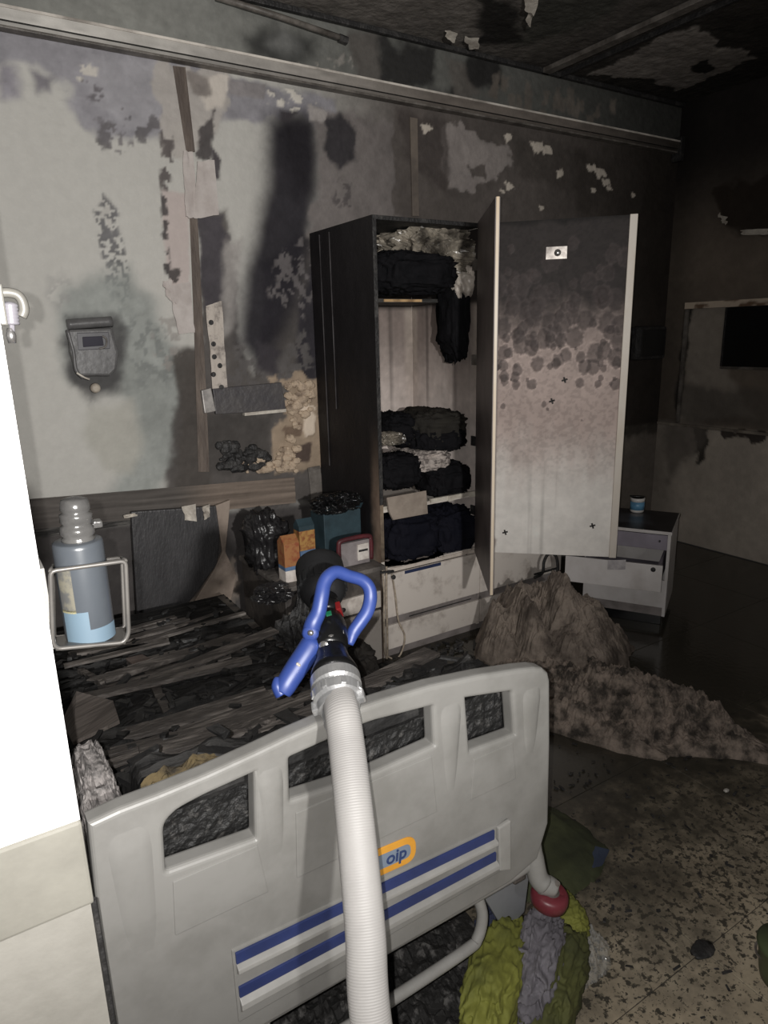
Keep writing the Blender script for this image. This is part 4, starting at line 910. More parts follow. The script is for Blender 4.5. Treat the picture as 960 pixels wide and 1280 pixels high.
carton(q[0], 2.56, .07, .07, .17, 'drink_carton', 'orange drink carton with white base standing leftmost on the burnt bedside cabinet', [(.30, M_cwh, 'white_base'), (.10, M_cbl, 'blue_band'), (.60, M_or, 'orange_panel')])
q = PY(379, 690, 2.66)
carton(q[0]+.01, 2.66, .075, .06, .20, 'drink_carton', 'blue drink carton with a yellow panel just right of the orange one', [(.45, M_cbl, 'blue_base'), (.45, M_yl, 'yellow_panel'), (.10, M_teal, 'top_band')])
q = PY(408, 670, 2.80)
t = thing('teal_box', 'teal cardboard box behind the drink cartons, by the wardrobe side', 'box', (q[0]+.05, 2.82, zt))
build(MB().box((q[0]-.03, 2.76, zt), (q[0]+.17, 2.90, zt+.20)), 'body', M_teal, t, bevel=.003)
build(MB().prism([(q[0]-.03, 2.76, zt+.20), (q[0]+.17, 2.76, zt+.20), (q[0]+.17, 2.73, zt+.235), (q[0]-.03, 2.74, zt+.225)], (0, .004, 0)), 'flap', M_teal, t)
cloth(np.array((q[0]+.06, 2.80, zt+.235)), (.10, .06, .035), 30, mat('melted_black_plastic', (.006, .006, .0065), (.012, .012, .013), rough=.16, ns=30, bump=.8, bs=60, mix=.62, sharp=.1, spec=.6), 'melted_plastic', 'glossy melted black plastic clump on top of the teal box', 'plastic', .35, 2.6, .7, 40, smooth=False, fine=.16)
cloth(np.array((1.02+.10, 2.82, zt+.10)), (.08, .09, .12), 31, mat('sooty_film', A(26, 25, 26), A(60, 58, 58), rough=.3, ns=16, bump=.6, mix=.66, sharp=.1, spec=.6), 'plastic_film', 'crumpled sooty plastic film at the back left of the bedside cabinet', 'plastic', .35, 2.0, .75, 40, fine=.12)
cloth(np.array((1.02, 2.52, .515)), (.075, .06, .03), 34, MATS['sooty_film'], 'plastic_film', 'shiny grey scrap of plastic film left of the orange drink carton', 'plastic', .4, 3, .9, 26, smooth=False)
q = PY(448, 705, 2.56)
t = thing('red_rimmed_tray', 'dark red frame with a white label, rightmost on the bedside cabinet', 'frame', (q[0]+.02, 2.58, zt))
M_dred = mat('dark_red', A(76, 30, 34), A(54, 24, 28), rough=.5, ns=20)
x0, x1 = PY(424, 700, 2.56)[0], PY(464, 700, 2.56)[0]
build(MB().tube(smooth_path([(x0, 2.56, zt+.012), (x0, 2.56, zt+.10), (x0+.02, 2.56, zt+.125), (x1-.02, 2.56, zt+.125), (x1, 2.56, zt+.10), (x1, 2.56, zt+.012)], 5), .011, 8), 'rim', M_dred, t, smooth=True)
build(MB().box((x0+.01, 2.555, zt), (x1-.01, 2.575, zt+.11)), 'panel', mat('grey_panel', A(120, 114, 114), A(90, 84, 84), ns=10), t, bevel=.002)
build(MB().box((x0+.09, 2.548, zt+.02), (x1-.018, 2.556, zt+.095)), 'white_label', M_cwh, t, bevel=.001)
build(MB().box((x0+.095, 2.546, zt+.06), (x1-.024, 2.5485, zt+.07)), 'black_mark', M_char, t)
# blackened bulk in front of the cabinet
cloth((1.10, 2.36, .22), (.13, .10, .25), 41, M_char, 'charred_stool_remains', 'black charred lump standing on the floor between bed and bedside cabinet', 'debris', .3, 2.4, .9, 30, smooth=False, floor=.0)
cloth((1.22, 2.32, .14), (.13, .12, .15), 42, mat('ash_lump', A(58, 54, 50), A(32, 30, 29), rough=.8, ns=16, bump=.6), 'ash_heap', 'grey-black heap of ash on the floor below the bedside cabinet', 'debris', .3, 2.4, .9, 30, smooth=False, floor=.0)
# debris on the floor
def pf(rnd):
    for _ in range(50):
        x = rnd.uniform(.98, 2.1); y = rnd.uniform(1.1, 2.58)
        if rnd.random() < sstep(1.2, 2.2, np.array(y)) and y > 1.2+.9*(x-1.0): break
    return x, y, .008
chunks('floor_debris', 520, pf, .005, .017, M_chunk, 'charred fragments scattered on the floor between bed and wardrobe', 8)
def pu(rnd): return rnd.uniform(.12, .95), rnd.uniform(.62, 2.6), .012
chunks('underbed_debris', 1500, pu, .005, .018, mat('ashy_fragments', (.028, .027, .026), (.20, .19, .185), rough=.6, ns=16, mix=.60, sharp=.12), 'ash and charred fragments covering the floor under the bed', 9)
def pn(rnd):
    y = rnd.gauss(1.2, .35); return rnd.uniform(1.0, 2.4), max(.35, y), .004
chunks('soot_crumbs', 420, pn, .002, .006, M_char, 'small black soot crumbs on the beige floor tiles right of the bed', 10, .4)
cloth(PZ(496, 858, .02), (.02, .02, .03), 77, mat('green_scrap', A(84, 92, 52), A(60, 66, 40), ns=9), 'green_scrap', 'tiny green scrap among the debris behind the footboard', 'scrap', .3, 2, 1, 12, floor=0)
for (x, y, r, lb) in ((878, 1187, .022, 'dark leaf-shaped soot flake on the pale tile at lower right'), (846, 1196, .0, ''), (930, 935, .012, ''), (912, 988, .008, '')):
    if r and lb: cloth(PZ(x, y, .003), (r*1.5, r, .004), int(x), M_char, 'soot_flake', lb, 'debris', .25, 2, 1, 12, floor=.0)
for (x, y, lb) in ((918, 935, 'small glinting crumb on the dark floor at right, the farther one'), (908, 988, 'small glinting crumb on the dark floor at right, the nearer one')):
    cloth(PZ(x, y, .006), (.009, .007, .005), int(x), mat('pale_crumb', A(140, 136, 130), rough=.3, ns=20), 'pale_crumb', lb, 'debris', .4, 2, 1, 10, floor=0)
# ================================================================== NIGHTSTAND
C0 = np.array((3.03, 2.06, 0)); E1 = np.array((-.5, .866, 0)); E2 = np.array((.866, .5, 0)); Zv = (0, 0, 1)
NW, ND, NH = .43, .42, .53
ns = thing('nightstand', 'white nightstand with scorched top and one drawer pulled out', 'nightstand', C0+E1*.2+E2*.2)
def nb(a, b, nm, M, parent=ns, bevel=.002): return build(MB().obox(C0, E1, E2, Zv, a, b), nm, M, parent, bevel=bevel)
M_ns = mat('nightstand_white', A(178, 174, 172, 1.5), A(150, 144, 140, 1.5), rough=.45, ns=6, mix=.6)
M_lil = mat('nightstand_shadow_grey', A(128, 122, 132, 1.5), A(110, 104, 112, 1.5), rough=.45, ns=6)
nb((0, 0, .06), (.016, ND, NH-.016), 'side_panel', M_ns); nb((NW-.016, 0, .06), (NW, ND, NH-.016), 'side_panel', M_ns)
nb((.016, ND-.01, .06), (NW-.016, ND, NH-.016), 'back_panel', M_ns)
nb((-.004, -.006, NH-.016), (NW+.004, ND, NH), 'top', M_ns)
def paint_top(p):
    p.c = np.array(A(46, 44, 46))*np.ones((len(p.U), 1)); p.poly([(.1, .12), (.3, .1), (.32, .3), (.16, .33)], A(76, 76, 80), .03, .04, 14, .7, 3); p.mottle(.5, 14, 4)
mb, cs = paint_grid(C0+np.array((0, 0, NH+.001)), E1, E2, NW, ND, .012, paint_top, n=(0, 0, 1))
build(mb, 'scorched_top', mat('scorched_gloss', (1, 1, 1), (.8, .8, .8), rough=.3, attr='Col', ns=20), ns, colors=cs)
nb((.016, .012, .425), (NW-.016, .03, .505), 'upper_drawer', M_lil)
nb((.03, .0, .20), (NW-.016, .02, .275), 'inner_rail', M_lamdark)
nb((.012, -.002, .11), (NW-.012, .016, .262), 'lower_door', M_ns)
nb((0, .004, .06), (NW, .02, .11), 'base_strip', M_lamdark)
for u in (.05, NW-.05):
    for v in (.06, ND-.06):
        o_ = C0+E1*u+E2*v; build(MB().lathe([(0, .022), (.06, .018)], o_, Zv, 12), 'foot', M_char, ns)
nb((.02, .03, .0), (NW-.02, .05, .06), 'plinth', M_black)
# pulled-out drawer, slightly askew
po = -.20
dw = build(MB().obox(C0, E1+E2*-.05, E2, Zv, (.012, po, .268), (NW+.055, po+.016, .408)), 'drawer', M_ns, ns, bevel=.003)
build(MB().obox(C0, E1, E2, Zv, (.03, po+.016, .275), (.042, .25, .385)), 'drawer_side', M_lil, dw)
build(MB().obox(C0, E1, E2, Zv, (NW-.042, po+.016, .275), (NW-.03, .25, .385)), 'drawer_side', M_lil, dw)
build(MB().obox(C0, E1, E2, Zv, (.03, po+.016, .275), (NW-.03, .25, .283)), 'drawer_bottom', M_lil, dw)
kk = C0+E1*.055+E2*(po-.001)+np.array((0, 0, .385))
build(MB().lathe([(0, .012), (.004, .012), (.006, .008), (.008, .001)], kk, -E2, 14), 'lock', M_char, dw, smooth=True)
build(MB().obox(C0, E1, E2, Zv, (.05, -.001, .47), (.058, .012, .478)), 'keyhole', M_char, ns)
# paper label stuck over drawer rim
def f_lab(U, V):
    u = .27-U*.085; z = .412-V*.052+.012*U
    return C0+np.outer(u, E1)+np.outer(po-.006-.004*np.sin(U*3)-.02*(u-.1)*0-.05*u, E2)+np.outer(z, (0, 0, 1))
build(MB().grid(8, 6, f_lab), 'paper_label', mat('grey_label', A(150, 146, 146), A(112, 108, 110), rough=.7, ns=24), label='grey printed paper label stuck on the pulled-out nightstand drawer front', cat='label')
# tub on top
tq = PZ(796, 640, NH)
tb_ = thing('plastic_tub', 'small blue and white plastic tub standing on the scorched nightstand top', 'tub', (tq[0], tq[1], NH+.002))
b0 = np.array((tq[0], tq[1], NH+.002))
build(MB().lathe([(0, .034), (.008, .038), (.03, .038)], b0, Zv, 24), 'base', mat('tub_white', A(190, 186, 182, 1.5), rough=.4), tb_, smooth=True)
build(MB().lathe([(.016, .0388), (.062, .0395)], b0, Zv, 24), 'label_band', mat('tub_blue', A(82, 124, 150), A(60, 92, 118), rough=.4, ns=24, mix=.55), tb_, smooth=True)
build(MB().lathe([(.062, .0385), (.084, .0400), (.084, .036), (.064, .035)], b0, Zv, 24), 'rim', MATS['tub_white'], tb_, smooth=True)
build(MB().lathe([(0, .041), (.005, .040), (.006, .001)], b0+np.array((0, .005, .088)), (.12, .1, 1), 24), 'charred_lid', M_char, tb_)
# black cable loop behind the heap
cl = thing('black_cable', 'thick black cable looped between blanket heap and nightstand', 'cable', PD(685, 710, 3.0))
build(MB().tube(smooth_path([PY(a, b, 2.50) for a, b in ((668, 722), (678, 716), (680, 702), (686, 692), (694, 694), (697, 705), (696, 720), (690, 740))], 6), .008, 8), 'cable', M_char, cl, smooth=True)
build(MB().tube([PY(668, 718, 2.5), PY(697, 710, 2.5)], .006, 8), 'plug_lead', M_char, cl)
# box on the wall in the far corner
t = thing('wall_box', 'soot-black rounded box mounted on the wall near the far corner', 'box', (4.21, YW-.04, 1.34))
build(MB().box((4.06, YW-.085, 1.335), (4.365, YW-.003, 1.565)), 'housing', M_char, t, bevel=.025)
build(MB().box((4.09, YW-.090, 1.36), (4.335, YW-.083, 1.54)), 'cover', mat('black_cover', (.016, .0155, .015), rough=.5), t, bevel=.012)
# ================================================================== HEAPS ON THE FLOOR
def heap_fold(X, Y, fr, seed, stretch):
    a = fbm(X*2.2, Y*2.2, None, 3, seed)*2.2
    t = (X*.75+Y*.66)*fr*6.5*stretch+a*2.4
    return .6*np.sin(t)*(.6+.4*fbm(X*3, Y*3, None, 2, seed+1))+.7*fbm(X*fr*1.5+a, Y*fr*1.5, None, 4, seed+2, True)
def heap(name, label, cat, c, ru, rv, ang, h, seed, M, fold=.06, n=120, par=None, power=1.0, fr=4.0, stretch=1.0, ridges=()):
    ca, sa = math.cos(ang), math.sin(ang)
    U, V = np.meshgrid(np.linspace(-1.15, 1.15, n), np.linspace(-1.15, 1.15, n), indexing='ij'); u = U.ravel(); v = V.ravel()
    r = np.hypot(u, v)+.22*fbm(u*1.9+seed, v*1.9, None, 4, seed)
    X = c[0]+u*ru*ca-v*rv*sa; Y = c[1]+u*ru*sa+v*rv*ca
    b = np.clip(1-r, -1, 1); prof = np.sign(b)*np.abs(b)**power
    wx = X+.10*fbm(X*3, Y*3, None, 2, seed+7); wy = Y+.10*fbm(X*3+9, Y*3, None, 2, seed+8)
    fo = heap_fold(wx, wy, fr, seed, stretch)
    z = h*prof+fold*fo*np.clip(b*3, 0, 1)+(.018*fbm((X+wy*.3)*16, (Y-wx*.2)*38, None, 4, seed+4, True)+.012*fbm(X*50, Y*50, None, 3, seed+5, True))*np.clip(b*5, 0, 1)
    for pts, a_, w_ in ridges:
        dd = np.full(X.shape, 9.0)
        for q0, q1 in zip(pts[:-1], pts[1:]):
            e = np.array(q1)-np.array(q0); t = np.clip(((X-q0[0])*e[0]+(Y-q0[1])*e[1])/(e@e), 0, 1); dd = np.minimum(dd, np.hypot(X-q0[0]-e[0]*t, Y-q0[1]-e[1]*t))
        dd = dd+.02*fbm(X*9, Y*9, None, 2, seed+11); z = z+a_*np.exp(-(dd/w_)**2)*np.clip(b*3, 0, 1)
    mb = MB(); mb.v = np.stack([X, Y, np.maximum(z, -.004)], -1).tolist(); keep = (z > .0)
    i, j = np.meshgrid(np.arange(n-1), np.arange(n-1), indexing='ij'); i = i.ravel(); j = j.ravel()
    fs = np.stack([i*n+j, (i+1)*n+j, (i+1)*n+j+1, i*n+j+1], -1); k = keep[fs].any(1); mb.f = fs[k].tolist()
    used = np.unique(fs[k]); mp = -np.ones(n*n, int); mp[used] = np.arange(len(used)); vv = np.array(mb.v)[used]; mb.v = vv.tolist(); mb.f = mp[fs[k]].tolist()
    if par: return build(mb, name, M, par, smooth=False)
    return build(mb, name, M, label=label, cat=cat, smooth=False)
M_blk = mat('burnt_blanket', A(112, 102, 93), A(56, 49, 44), rough=.9, ns=9, bump=.9, bs=34, mix=.52, sharp=.2)
M_blk2 = mat('burnt_stuffing', A(112, 101, 92), A(40, 36, 32), rough=.95, ns=16, bump=1.0, bs=50, mix=.50, sharp=.16)
heap('burnt_blanket', 'brown-grey burnt blanket heaped against the wardrobe under its open door', 'blanket', (2.33, 2.20), .40, .36, -.9, .37, 3, M_blk, .085, 210, power=.62, fr=4.5, ridges=[([PZ(x, y, zz)[:2] for x, y, zz in L_], a_, .034) for L_, a_ in ((((650, 718, .38), (668, 770, .30), (700, 820, .2), (730, 868, .08)), .05), (((695, 733, .34), (725, 780, .25), (760, 835, .1)), .045), (((612, 745, .3), (640, 790, .22), (690, 815, .16)), .045), (((672, 745, .33), (700, 790, .24)), -.07), (((628, 735, .33), (640, 765, .26), (655, 800, .2)), -.06))])
heap('burnt_stuffing', 'shredded brownish bedding stuffing spilling over the floor below the blanket heap', 'bedding', (2.13, 1.70), .58, .29, -1.15, .15, 6, M_blk2, .05, 220, power=.6, fr=9.0)
heap('pale_stuffing', 'paler shredded stuffing tuft at the right tip of the spilled bedding', 'bedding', (2.20, 1.45), .22, .11, -.95, .06, 9, mat('pale_stuffing', A(150, 132, 122), A(70, 60, 54), rough=.95, ns=22, bump=1, bs=60, mix=.52, sharp=.14), .045, 80, power=.7, fr=9)
o_ = heap('ash_layer', 'layer of dark ash and burnt bedding covering the floor under the bed', 'ash', (.46, 1.55), .56, 1.28, 0.0, .022, 13, mat('ash_layer', (.020, .019, .018), (.12, .115, .11), rough=.8, ns=34, bump=1.0, bs=60, mix=.60, sharp=.08), .012, 200, power=.3, fr=12.0); o_['kind'] = 'stuff'
# cloths beside the foot of the bed
M_green = mat('dark_green_cloth', A(70, 74, 48, 1.1), A(46, 50, 34, 1.1), rough=.85, ns=7, bump=.4, bs=30)
M_lime = mat('lime_cloth', A(146, 148, 66, .75), A(92, 96, 48, .75), rough=.8, ns=5, bump=.3, bs=24, mix=.56, sharp=.16)
M_olive = mat('olive_cloth', A(104, 106, 56, .8), A(56, 60, 36, .8), rough=.85, ns=8, bump=.4, bs=30)
M_lgrey = mat('lilac_grey_cloth', A(140, 136, 142, .8), A(96, 92, 98, .8), rough=.85, ns=9, bump=.5, bs=30, stretch=(1, 1, 1))
def flatcloth(name, label, cat, px, h, seed, M, fold=.015, wd=.06, step=.006):
    poly = [PZ(a, b, 0)[:2] for a, b in px]; P = np.array(poly); lo, hi = P.min(0)-.03, P.max(0)+.03
    nx, ny = int((hi[0]-lo[0])/step), int((hi[1]-lo[1])/step)
    X, Y = np.meshgrid(np.linspace(lo[0], hi[0], nx), np.linspace(lo[1], hi[1], ny), indexing='ij'); X = X.ravel(); Y = Y.ravel()
    d = -(sdf(X, Y, poly)+.015*fbm(X*12, Y*12, None, 3, seed)); z = h*np.clip(d/wd, -1, 1)**1+fold*heap_fold(X, Y, 4, seed, 1)*np.clip(d/.03, 0, 1)+.004
    z = np.where(d > 0, np.maximum(z, .003), -.01); keep = d > 0
    i, j = np.meshgrid(np.arange(nx-1), np.arange(ny-1), indexing='ij'); i = i.ravel(); j = j.ravel()
    fs = np.stack([i*ny+j, (i+1)*ny+j, (i+1)*ny+j+1, i*ny+j+1], -1); fs = fs[keep[fs].any(1)]
    used = np.unique(fs); mp = -np.ones(nx*ny, int); mp[used] = np.arange(len(used)); mb = MB(); mb.v = np.stack([X, Y, z], -1)[used].tolist(); mb.f = mp[fs].tolist()
    return build(mb, name, M, smooth=True, label=label, cat=cat)
flatcloth('green_blanket', 'dark green blanket lying flat on the floor behind the bumper wheel', 'blanket', ((660, 1000), (700, 1012), (735, 1040), (762, 1064), (748, 1092), (715, 1122), (690, 1138), (640, 1120)), .03, 4, M_green, .012)
build(flake([PZ(a, b, .02) for a, b in ((738, 1056), (762, 1062), (752, 1082), (740, 1085))], 5, 6, .004), 'blue_corner', mat('blue_corner', A(46, 54, 70), A(36, 42, 56), ns=9), label='dark blue fabric corner at the right tip of the green blanket', cat='fabric')
def sausage(p0, p1, r, seed, M, name, label, cat, amp=.20, fr=1.7, fold=.1):
    p0, p1 = np.array(p0), np.array(p1); d = p1-p0; L_ = np.linalg.norm(d)
    return build(lump((p0+p1)/2, (L_/2, r[0], r[1]), seed, amp, fr, 80, .85, axes(d), 0.03, .0, True, .13), name, M, smooth=True, label=label, cat=cat)
sausage(PZ(636, 1165, .10), PZ(600, 1300, .14), (.055, .07), 3, M_lime, 'lime_cloth', 'bright lime-green crumpled cloth hanging below the bent bed tube', 'cloth')
sausage(PZ(684, 1150, .13), PZ(655, 1262, .11), (.05, .055), 5, M_lgrey, 'lilac_grey_cloth', 'lilac-grey crumpled sleeve of cloth below the red bumper wheel', 'cloth', .25, 3.2)
sausage(PZ(712, 1165, .08), PZ(665, 1300, .06), (.06, .06), 7, M_olive, 'olive_cloth', 'olive-green crumpled cloth on the floor right of the lilac-grey cloth', 'cloth')
sausage(PZ(700, 1125, .08), PZ(712, 1190, .06), (.05, .05), 12, M_lime, 'lime_cloth', 'lime-green fold of cloth just under and right of the bumper wheel', 'cloth')
sausage(PZ(600, 1155, .10), PZ(640, 1172, .10), (.05, .05), 9, mat('blue_fabric', A(58, 64, 92, .8), A(42, 46, 66, .8), rough=.8, ns=9, bump=.4), 'blue_fabric', 'dark blue fabric bunched under the bed frame behind the bent tube', 'cloth')
sausage(PZ(612, 1290, .03), PZ(690, 1290, .03), (.06, .04), 14, mat('beige_rag', A(120, 112, 96, .8), A(70, 66, 54, .8), ns=8, bump=.4), 'beige_rag', 'dirty beige rag at the bottom edge of the picture below the olive cloth', 'cloth')
M_clear = mat('clear_plastic', (.75, .75, .72), (.65, .65, .62), rough=.12, ns=9, bump=.4, bs=18, alpha=.28, spec=1.0)
heap('clear_plastic_bag', 'clear crumpled plastic bag lying on the tiles right of the olive cloth', 'bag', PZ(722, 1200, 0), .10, .07, .2, .05, 8, M_clear, .03, 60, power=.5, fr=9)
# round green object at right edge
g0 = PZ(985, 1225, 0)
t = thing('green_bucket', 'dark green round bucket cut off by the right edge of the picture', 'bucket', g0)
build(MB().lathe([(0, .062), (.02, .066), (.09, .074), (.095, .078), (.10, .074), (.03, .06), (.012, .01)], g0, Zv, 32), 'body', mat('bucket_green', A(66, 74, 50, 1.5), A(54, 60, 42, 1.5), rough=.5, ns=6), t, smooth=True)
build(MB().tube(smooth_path([g0+np.array((-.076, 0, .09)), g0+np.array((-.04, .06, .05)), g0+np.array((.03, .085, .03)), g0+np.array((.076, 0, .09))], 5), .003, 6), 'handle', M_sootmetal, t)
# ================================================================== WALL FITTINGS AT LEFT
# melted wall panel
t = thing('melted_wall_unit', 'half-melted grey control box with a dark screen on the left wall', 'wall unit', PY(118, 470, YW-.03))
def pw(px, y): return [PY(a, b, y) for a, b in px]
M_melt = mat('melted_grey', A(80, 79, 79), A(62, 61, 61), rough=.4, ns=14, bump=.15, bs=40, mix=.55)
bdy = build(MB().prism(pw(((86, 412), (140, 410), (148, 440), (146, 462), (138, 470), (98, 470), (88, 440)), YW-.06), (0, .056, 0)), 'housing', M_melt, t, bevel=.01)
build(MB().prism(pw(((96, 416), (136, 415), (138, 436), (98, 438)), YW-.064), (0, .006, 0)), 'screen_bezel', mat('melted_dark', A(70, 69, 72), rough=.4, ns=20), t, bevel=.003)
build(MB().prism(pw(((103, 421), (128, 420), (130, 432), (104, 434)), YW-.068), (0, .006, 0)), 'screen', mat('dead_screen', A(48, 47, 54), rough=.15), t, bevel=.003)
build(MB().tube(smooth_path(pw(((128, 420), (133, 424), (132, 433), (124, 436)), YW-.068), 4), .004, 6), 'bent_bezel_edge', M_sootmetal, t)
build(MB().tube(smooth_path(pw(((84, 412), (92, 440), (95, 462), (104, 472)), YW-.058), 4), .007, 8), 'drooped_rim', M_melt, t, smooth=True)
build(MB().tube(smooth_path(pw(((96, 466), (106, 472), (112, 474)), YW-.066), 4), .004, 6), 'pale_chip', M_flake, t)
build(MB().tube(smooth_path(pw(((84, 406), (110, 404), (140, 402)), YW-.03), 4), .022, 8, cap=True), 'sagging_top', M_melt, t, smooth=True)
build(MB().lathe([(0, .022), (.012, .02), (.016, .012), (.017, .001)], PY(119, 485, YW-.02), (0, -1, 0), 14), 'knob', mat('pale_knob', A(150, 142, 130), A(100, 92, 84), ns=20), t, smooth=True)
# wire basket holding a bottle, hung on the partition's end face
YB = .852
wb = thing('wire_holder', 'rectangular chrome wire holder fixed to the end of the white partition', 'holder', PY(110, 805, YB))
M_wire = mat('dull_wire', (.13, .122, .112), (.09, .084, .078), rough=.4, metal=.3, ns=20)
fr_ = [PY(a, b, .820) for a, b in ((63, 714), (157, 701), (161, 792), (155, 803), (72, 811), (66, 804))]
build(MB().tube(round_poly([tuple(p) for p in fr_], .006, 3), .0027, 8, closed=True), 'front_frame', M_wire, wb, smooth=True)
bk = [PY(a, b, .888) for a, b in ((66, 707), (152, 697), (156, 785), (68, 797))]
build(MB().tube(round_poly([tuple(p) for p in bk], .005, 3), .0024, 8, closed=True), 'back_frame', M_wire, wb, smooth=True)
for a, b in ((0, 0), (1, 1), (3, 2), (4, 3)):
    build(MB().tube([fr_[a], bk[b]], .0024, 8), 'side_wire', M_wire, wb, smooth=True)
build(MB().box((.054, .822, fr_[4][2]), (.060, .888, fr_[0][2]+.004)), 'mounting_plate', M_bedwhite, wb, bevel=.001)
build(MB().prism([tuple(np.array(fr_[4])+np.array((0, 0, .001))), tuple(np.array(fr_[3])+np.array((0, 0, .001))), tuple(np.array(bk[2])), tuple(np.array(bk[3]))], (0, 0, .0015)), 'base_plate', M_wire, wb)
bb = PY(115, 803, YB); bt = PY(115, 672, YB); R = .0285
bot = thing('dispenser_bottle', 'cloudy grey-blue bottle with a ribbed cap standing in the wire holder', 'bottle', (bb[0], YB, bb[2]+.006))
z0 = bb[2]+.006; hh = bt[2]-z0
M_bot = mat('bottle_grey', (.062, .069, .078), (.048, .054, .062), rough=.28, ns=7, spec=.6)
build(MB().lathe([(0, R*.86), (.004, R*.97), (.012, R), (hh-.006, R*1.0), (hh-.001, R*.97), (hh, R*.90), (hh+.001, .010)], (bb[0], YB, z0), Zv, 32), 'body', M_bot, bot, smooth=True)
def lab(a0, a1, za, zb, M, nm):
    build(MB().grid(10, 2, lambda U, V: np.stack([bb[0]+(R+.0006)*np.sin(a0+(a1-a0)*U), YB-(R+.0006)*np.cos(a0+(a1-a0)*U), z0+za+(zb-za)*V], -1)), nm, M, bot, smooth=True)
lab(-1.2, -.1, .003, .045, mat('label_blue', (.11, .16, .20), (.10, .145, .185), rough=.5, ns=9), 'blue_label')
lab(-.1, 1.2, .003, .022, MATS['label_blue'], 'blue_label')
lab(-1.25, -.55, .046, .10, mat('label_pale', (.15, .14, .11), (.08, .08, .078), rough=.5, ns=60, mix=.5, sharp=.1), 'pale_label')
lab(-1.25, -.55, .044, .048, mat('label_yellow', (.26, .24, .14), rough=.5), 'yellow_line')
zc = z0+hh; pr = [(0, .019)]
for i in range(3): pr += [(.003+i*.0145, .0185), (.005+i*.0145, .0165-.001*i), (.009+i*.0145, .0200-.0015*i), (.014+i*.0145, .0195-.0015*i)]
pr += [(.049, .015), (.051, .010), (.053, .003)]
build(MB().lathe(pr, (bb[0]+.0015, YB, zc), (.03, 0, 1), 26), 'ribbed_cap', mat('cap_silver', (.13, .127, .122), (.06, .058, .057), rough=.2, metal=.35, ns=12, bump=.2), bot, smooth=True)
build(MB().box((bb[0]+.016, YB-.03, zc+.018), (bb[0]+.026, YB-.014, zc+.026)), 'spout', MATS['cap_silver'], bot, bevel=.002)
# hooked lever fitting higher on the partition
t = thing('wall_lever_fitting', 'small white hooked lever with ribbed stem high on the partition end', 'fitting', PY(16, 425, .85))
M_cream = mat('cream_plastic', (.17, .163, .145), (.11, .105, .095), rough=.4, ns=14)
q0 = PY(4, 385, .85)
build(MB().tube(smooth_path(pw(((2, 366), (12, 366), (22, 369), (28, 377), (30, 388), (27, 396)), .85), 5), .0052, 10), 'hook', M_cream, t, smooth=True)
sx0, sx1 = PY(12, 378, .85), PY(15, 406, .85)
build(MB().lathe([(k*.0018, .0082 if k % 2 else .0070) for k in range(13)]+[(.0235, .004)], sx1, (sx0-sx1), 18), 'ribbed_stem', mat('stem_grey', (.20, .19, .21), (.15, .145, .16), rough=.35, ns=20), t, smooth=True)
build(MB().lathe([(0, .004), (.008, .005), (.016, .003)], PY(15.5, 429, .85), (0, 0, 1), 12), 'tip', M_chrome, t, smooth=True)
build(MB().tube([PY(15, 406, .85), PY(15.5, 424, .85)], .0028, 8), 'pin', MATS['stem_grey'], t)
build(MB().box((.054, .842, q0[2]-.018), (.064, .858, q0[2]+.024)), 'mount', M_cream, t, bevel=.002)
# ================================================================== FIRE HOSE WITH NOZZLE
M_hose = mat('hose_jacket', (.31, .298, .286), (.24, .23, .222), rough=.55, ns=4, bump=.0, mix=.56, sharp=.2)
def hose_weave(M):
    nt = M.node_tree; N, L = nt.nodes, nt.links; b = N['Principled BSDF']; uv = N.new('ShaderNodeAttribute'); uv.attribute_name = 'along'
    mt = N.new('ShaderNodeMath'); mt.operation = 'MULTIPLY'; mt.inputs[1].default_value = 2*math.pi/.0036; L.new(uv.outputs['Fac'], mt.inputs[0])
    sn = N.new('ShaderNodeMath'); sn.operation = 'SINE'; L.new(mt.outputs[0], sn.inputs[0])
    bp = N.new('ShaderNodeBump'); bp.inputs['Strength'].default_value = .14; bp.inputs['Distance'].default_value = .002; L.new(sn.outputs[0], bp.inputs['Height']); L.new(bp.outputs[0], b.inputs['Normal'])
hose_weave(M_hose)
hose = thing('fire_hose', 'white fire hose laid over the footboard, with black nozzle and blue handle', 'fire hose', (.30, .3, 0))
hp = [(420, 862, 1.135), (427, 890, 1.085), (433, 930, 1.055), (442, 1010, 1.0), (450, 1090, .965), (457, 1170, .94), (464, 1280, .915)]
P_ = [PD(*q) for q in hp]
P_ += [P_[-1]+np.array((-.02, -.10, -.22)), np.array((P_[-1][0]-.08, P_[-1][1]-.30, .10)), np.array((P_[-1][0]-.2, P_[-1][1]-.75, .028)), np.array((P_[-1][0]-.5, P_[-1][1]-1.4, .028))]
sp_ = smooth_path(P_, 10)
hm = MB().tube(sp_, .0285, 20, flat=(tuple(-FW), .80))
ho = build(hm, 'hose', M_hose, hose, smooth=True)
al = ho.data.attributes.new('along', 'FLOAT', 'POINT'); ds = np.concatenate([[0], np.cumsum([np.linalg.norm(sp_[i+1]-sp_[i]) for i in range(len(sp_)-1)])]); al.data.foreach_set('value', np.repeat(ds, 20))
NA, NB = PD(424, 884, 1.115), PD(398, 700, 1.40); ax = NB-NA; NL = np.linalg.norm(ax); ax /= NL
M_alu = mat('cast_aluminium', (.62, .62, .62), (.46, .46, .46), rough=.32, metal=.75, ns=30, bump=.1)
M_blk_pl = mat('black_nozzle', (.004, .004, .0045), (.007, .007, .007), rough=.28, ns=20, bump=.15, spec=.35)
M_rub = mat('bumper_rubber', (.012, .012, .0125), (.008, .008, .0085), rough=.6, ns=12, bump=.2, spec=.2)
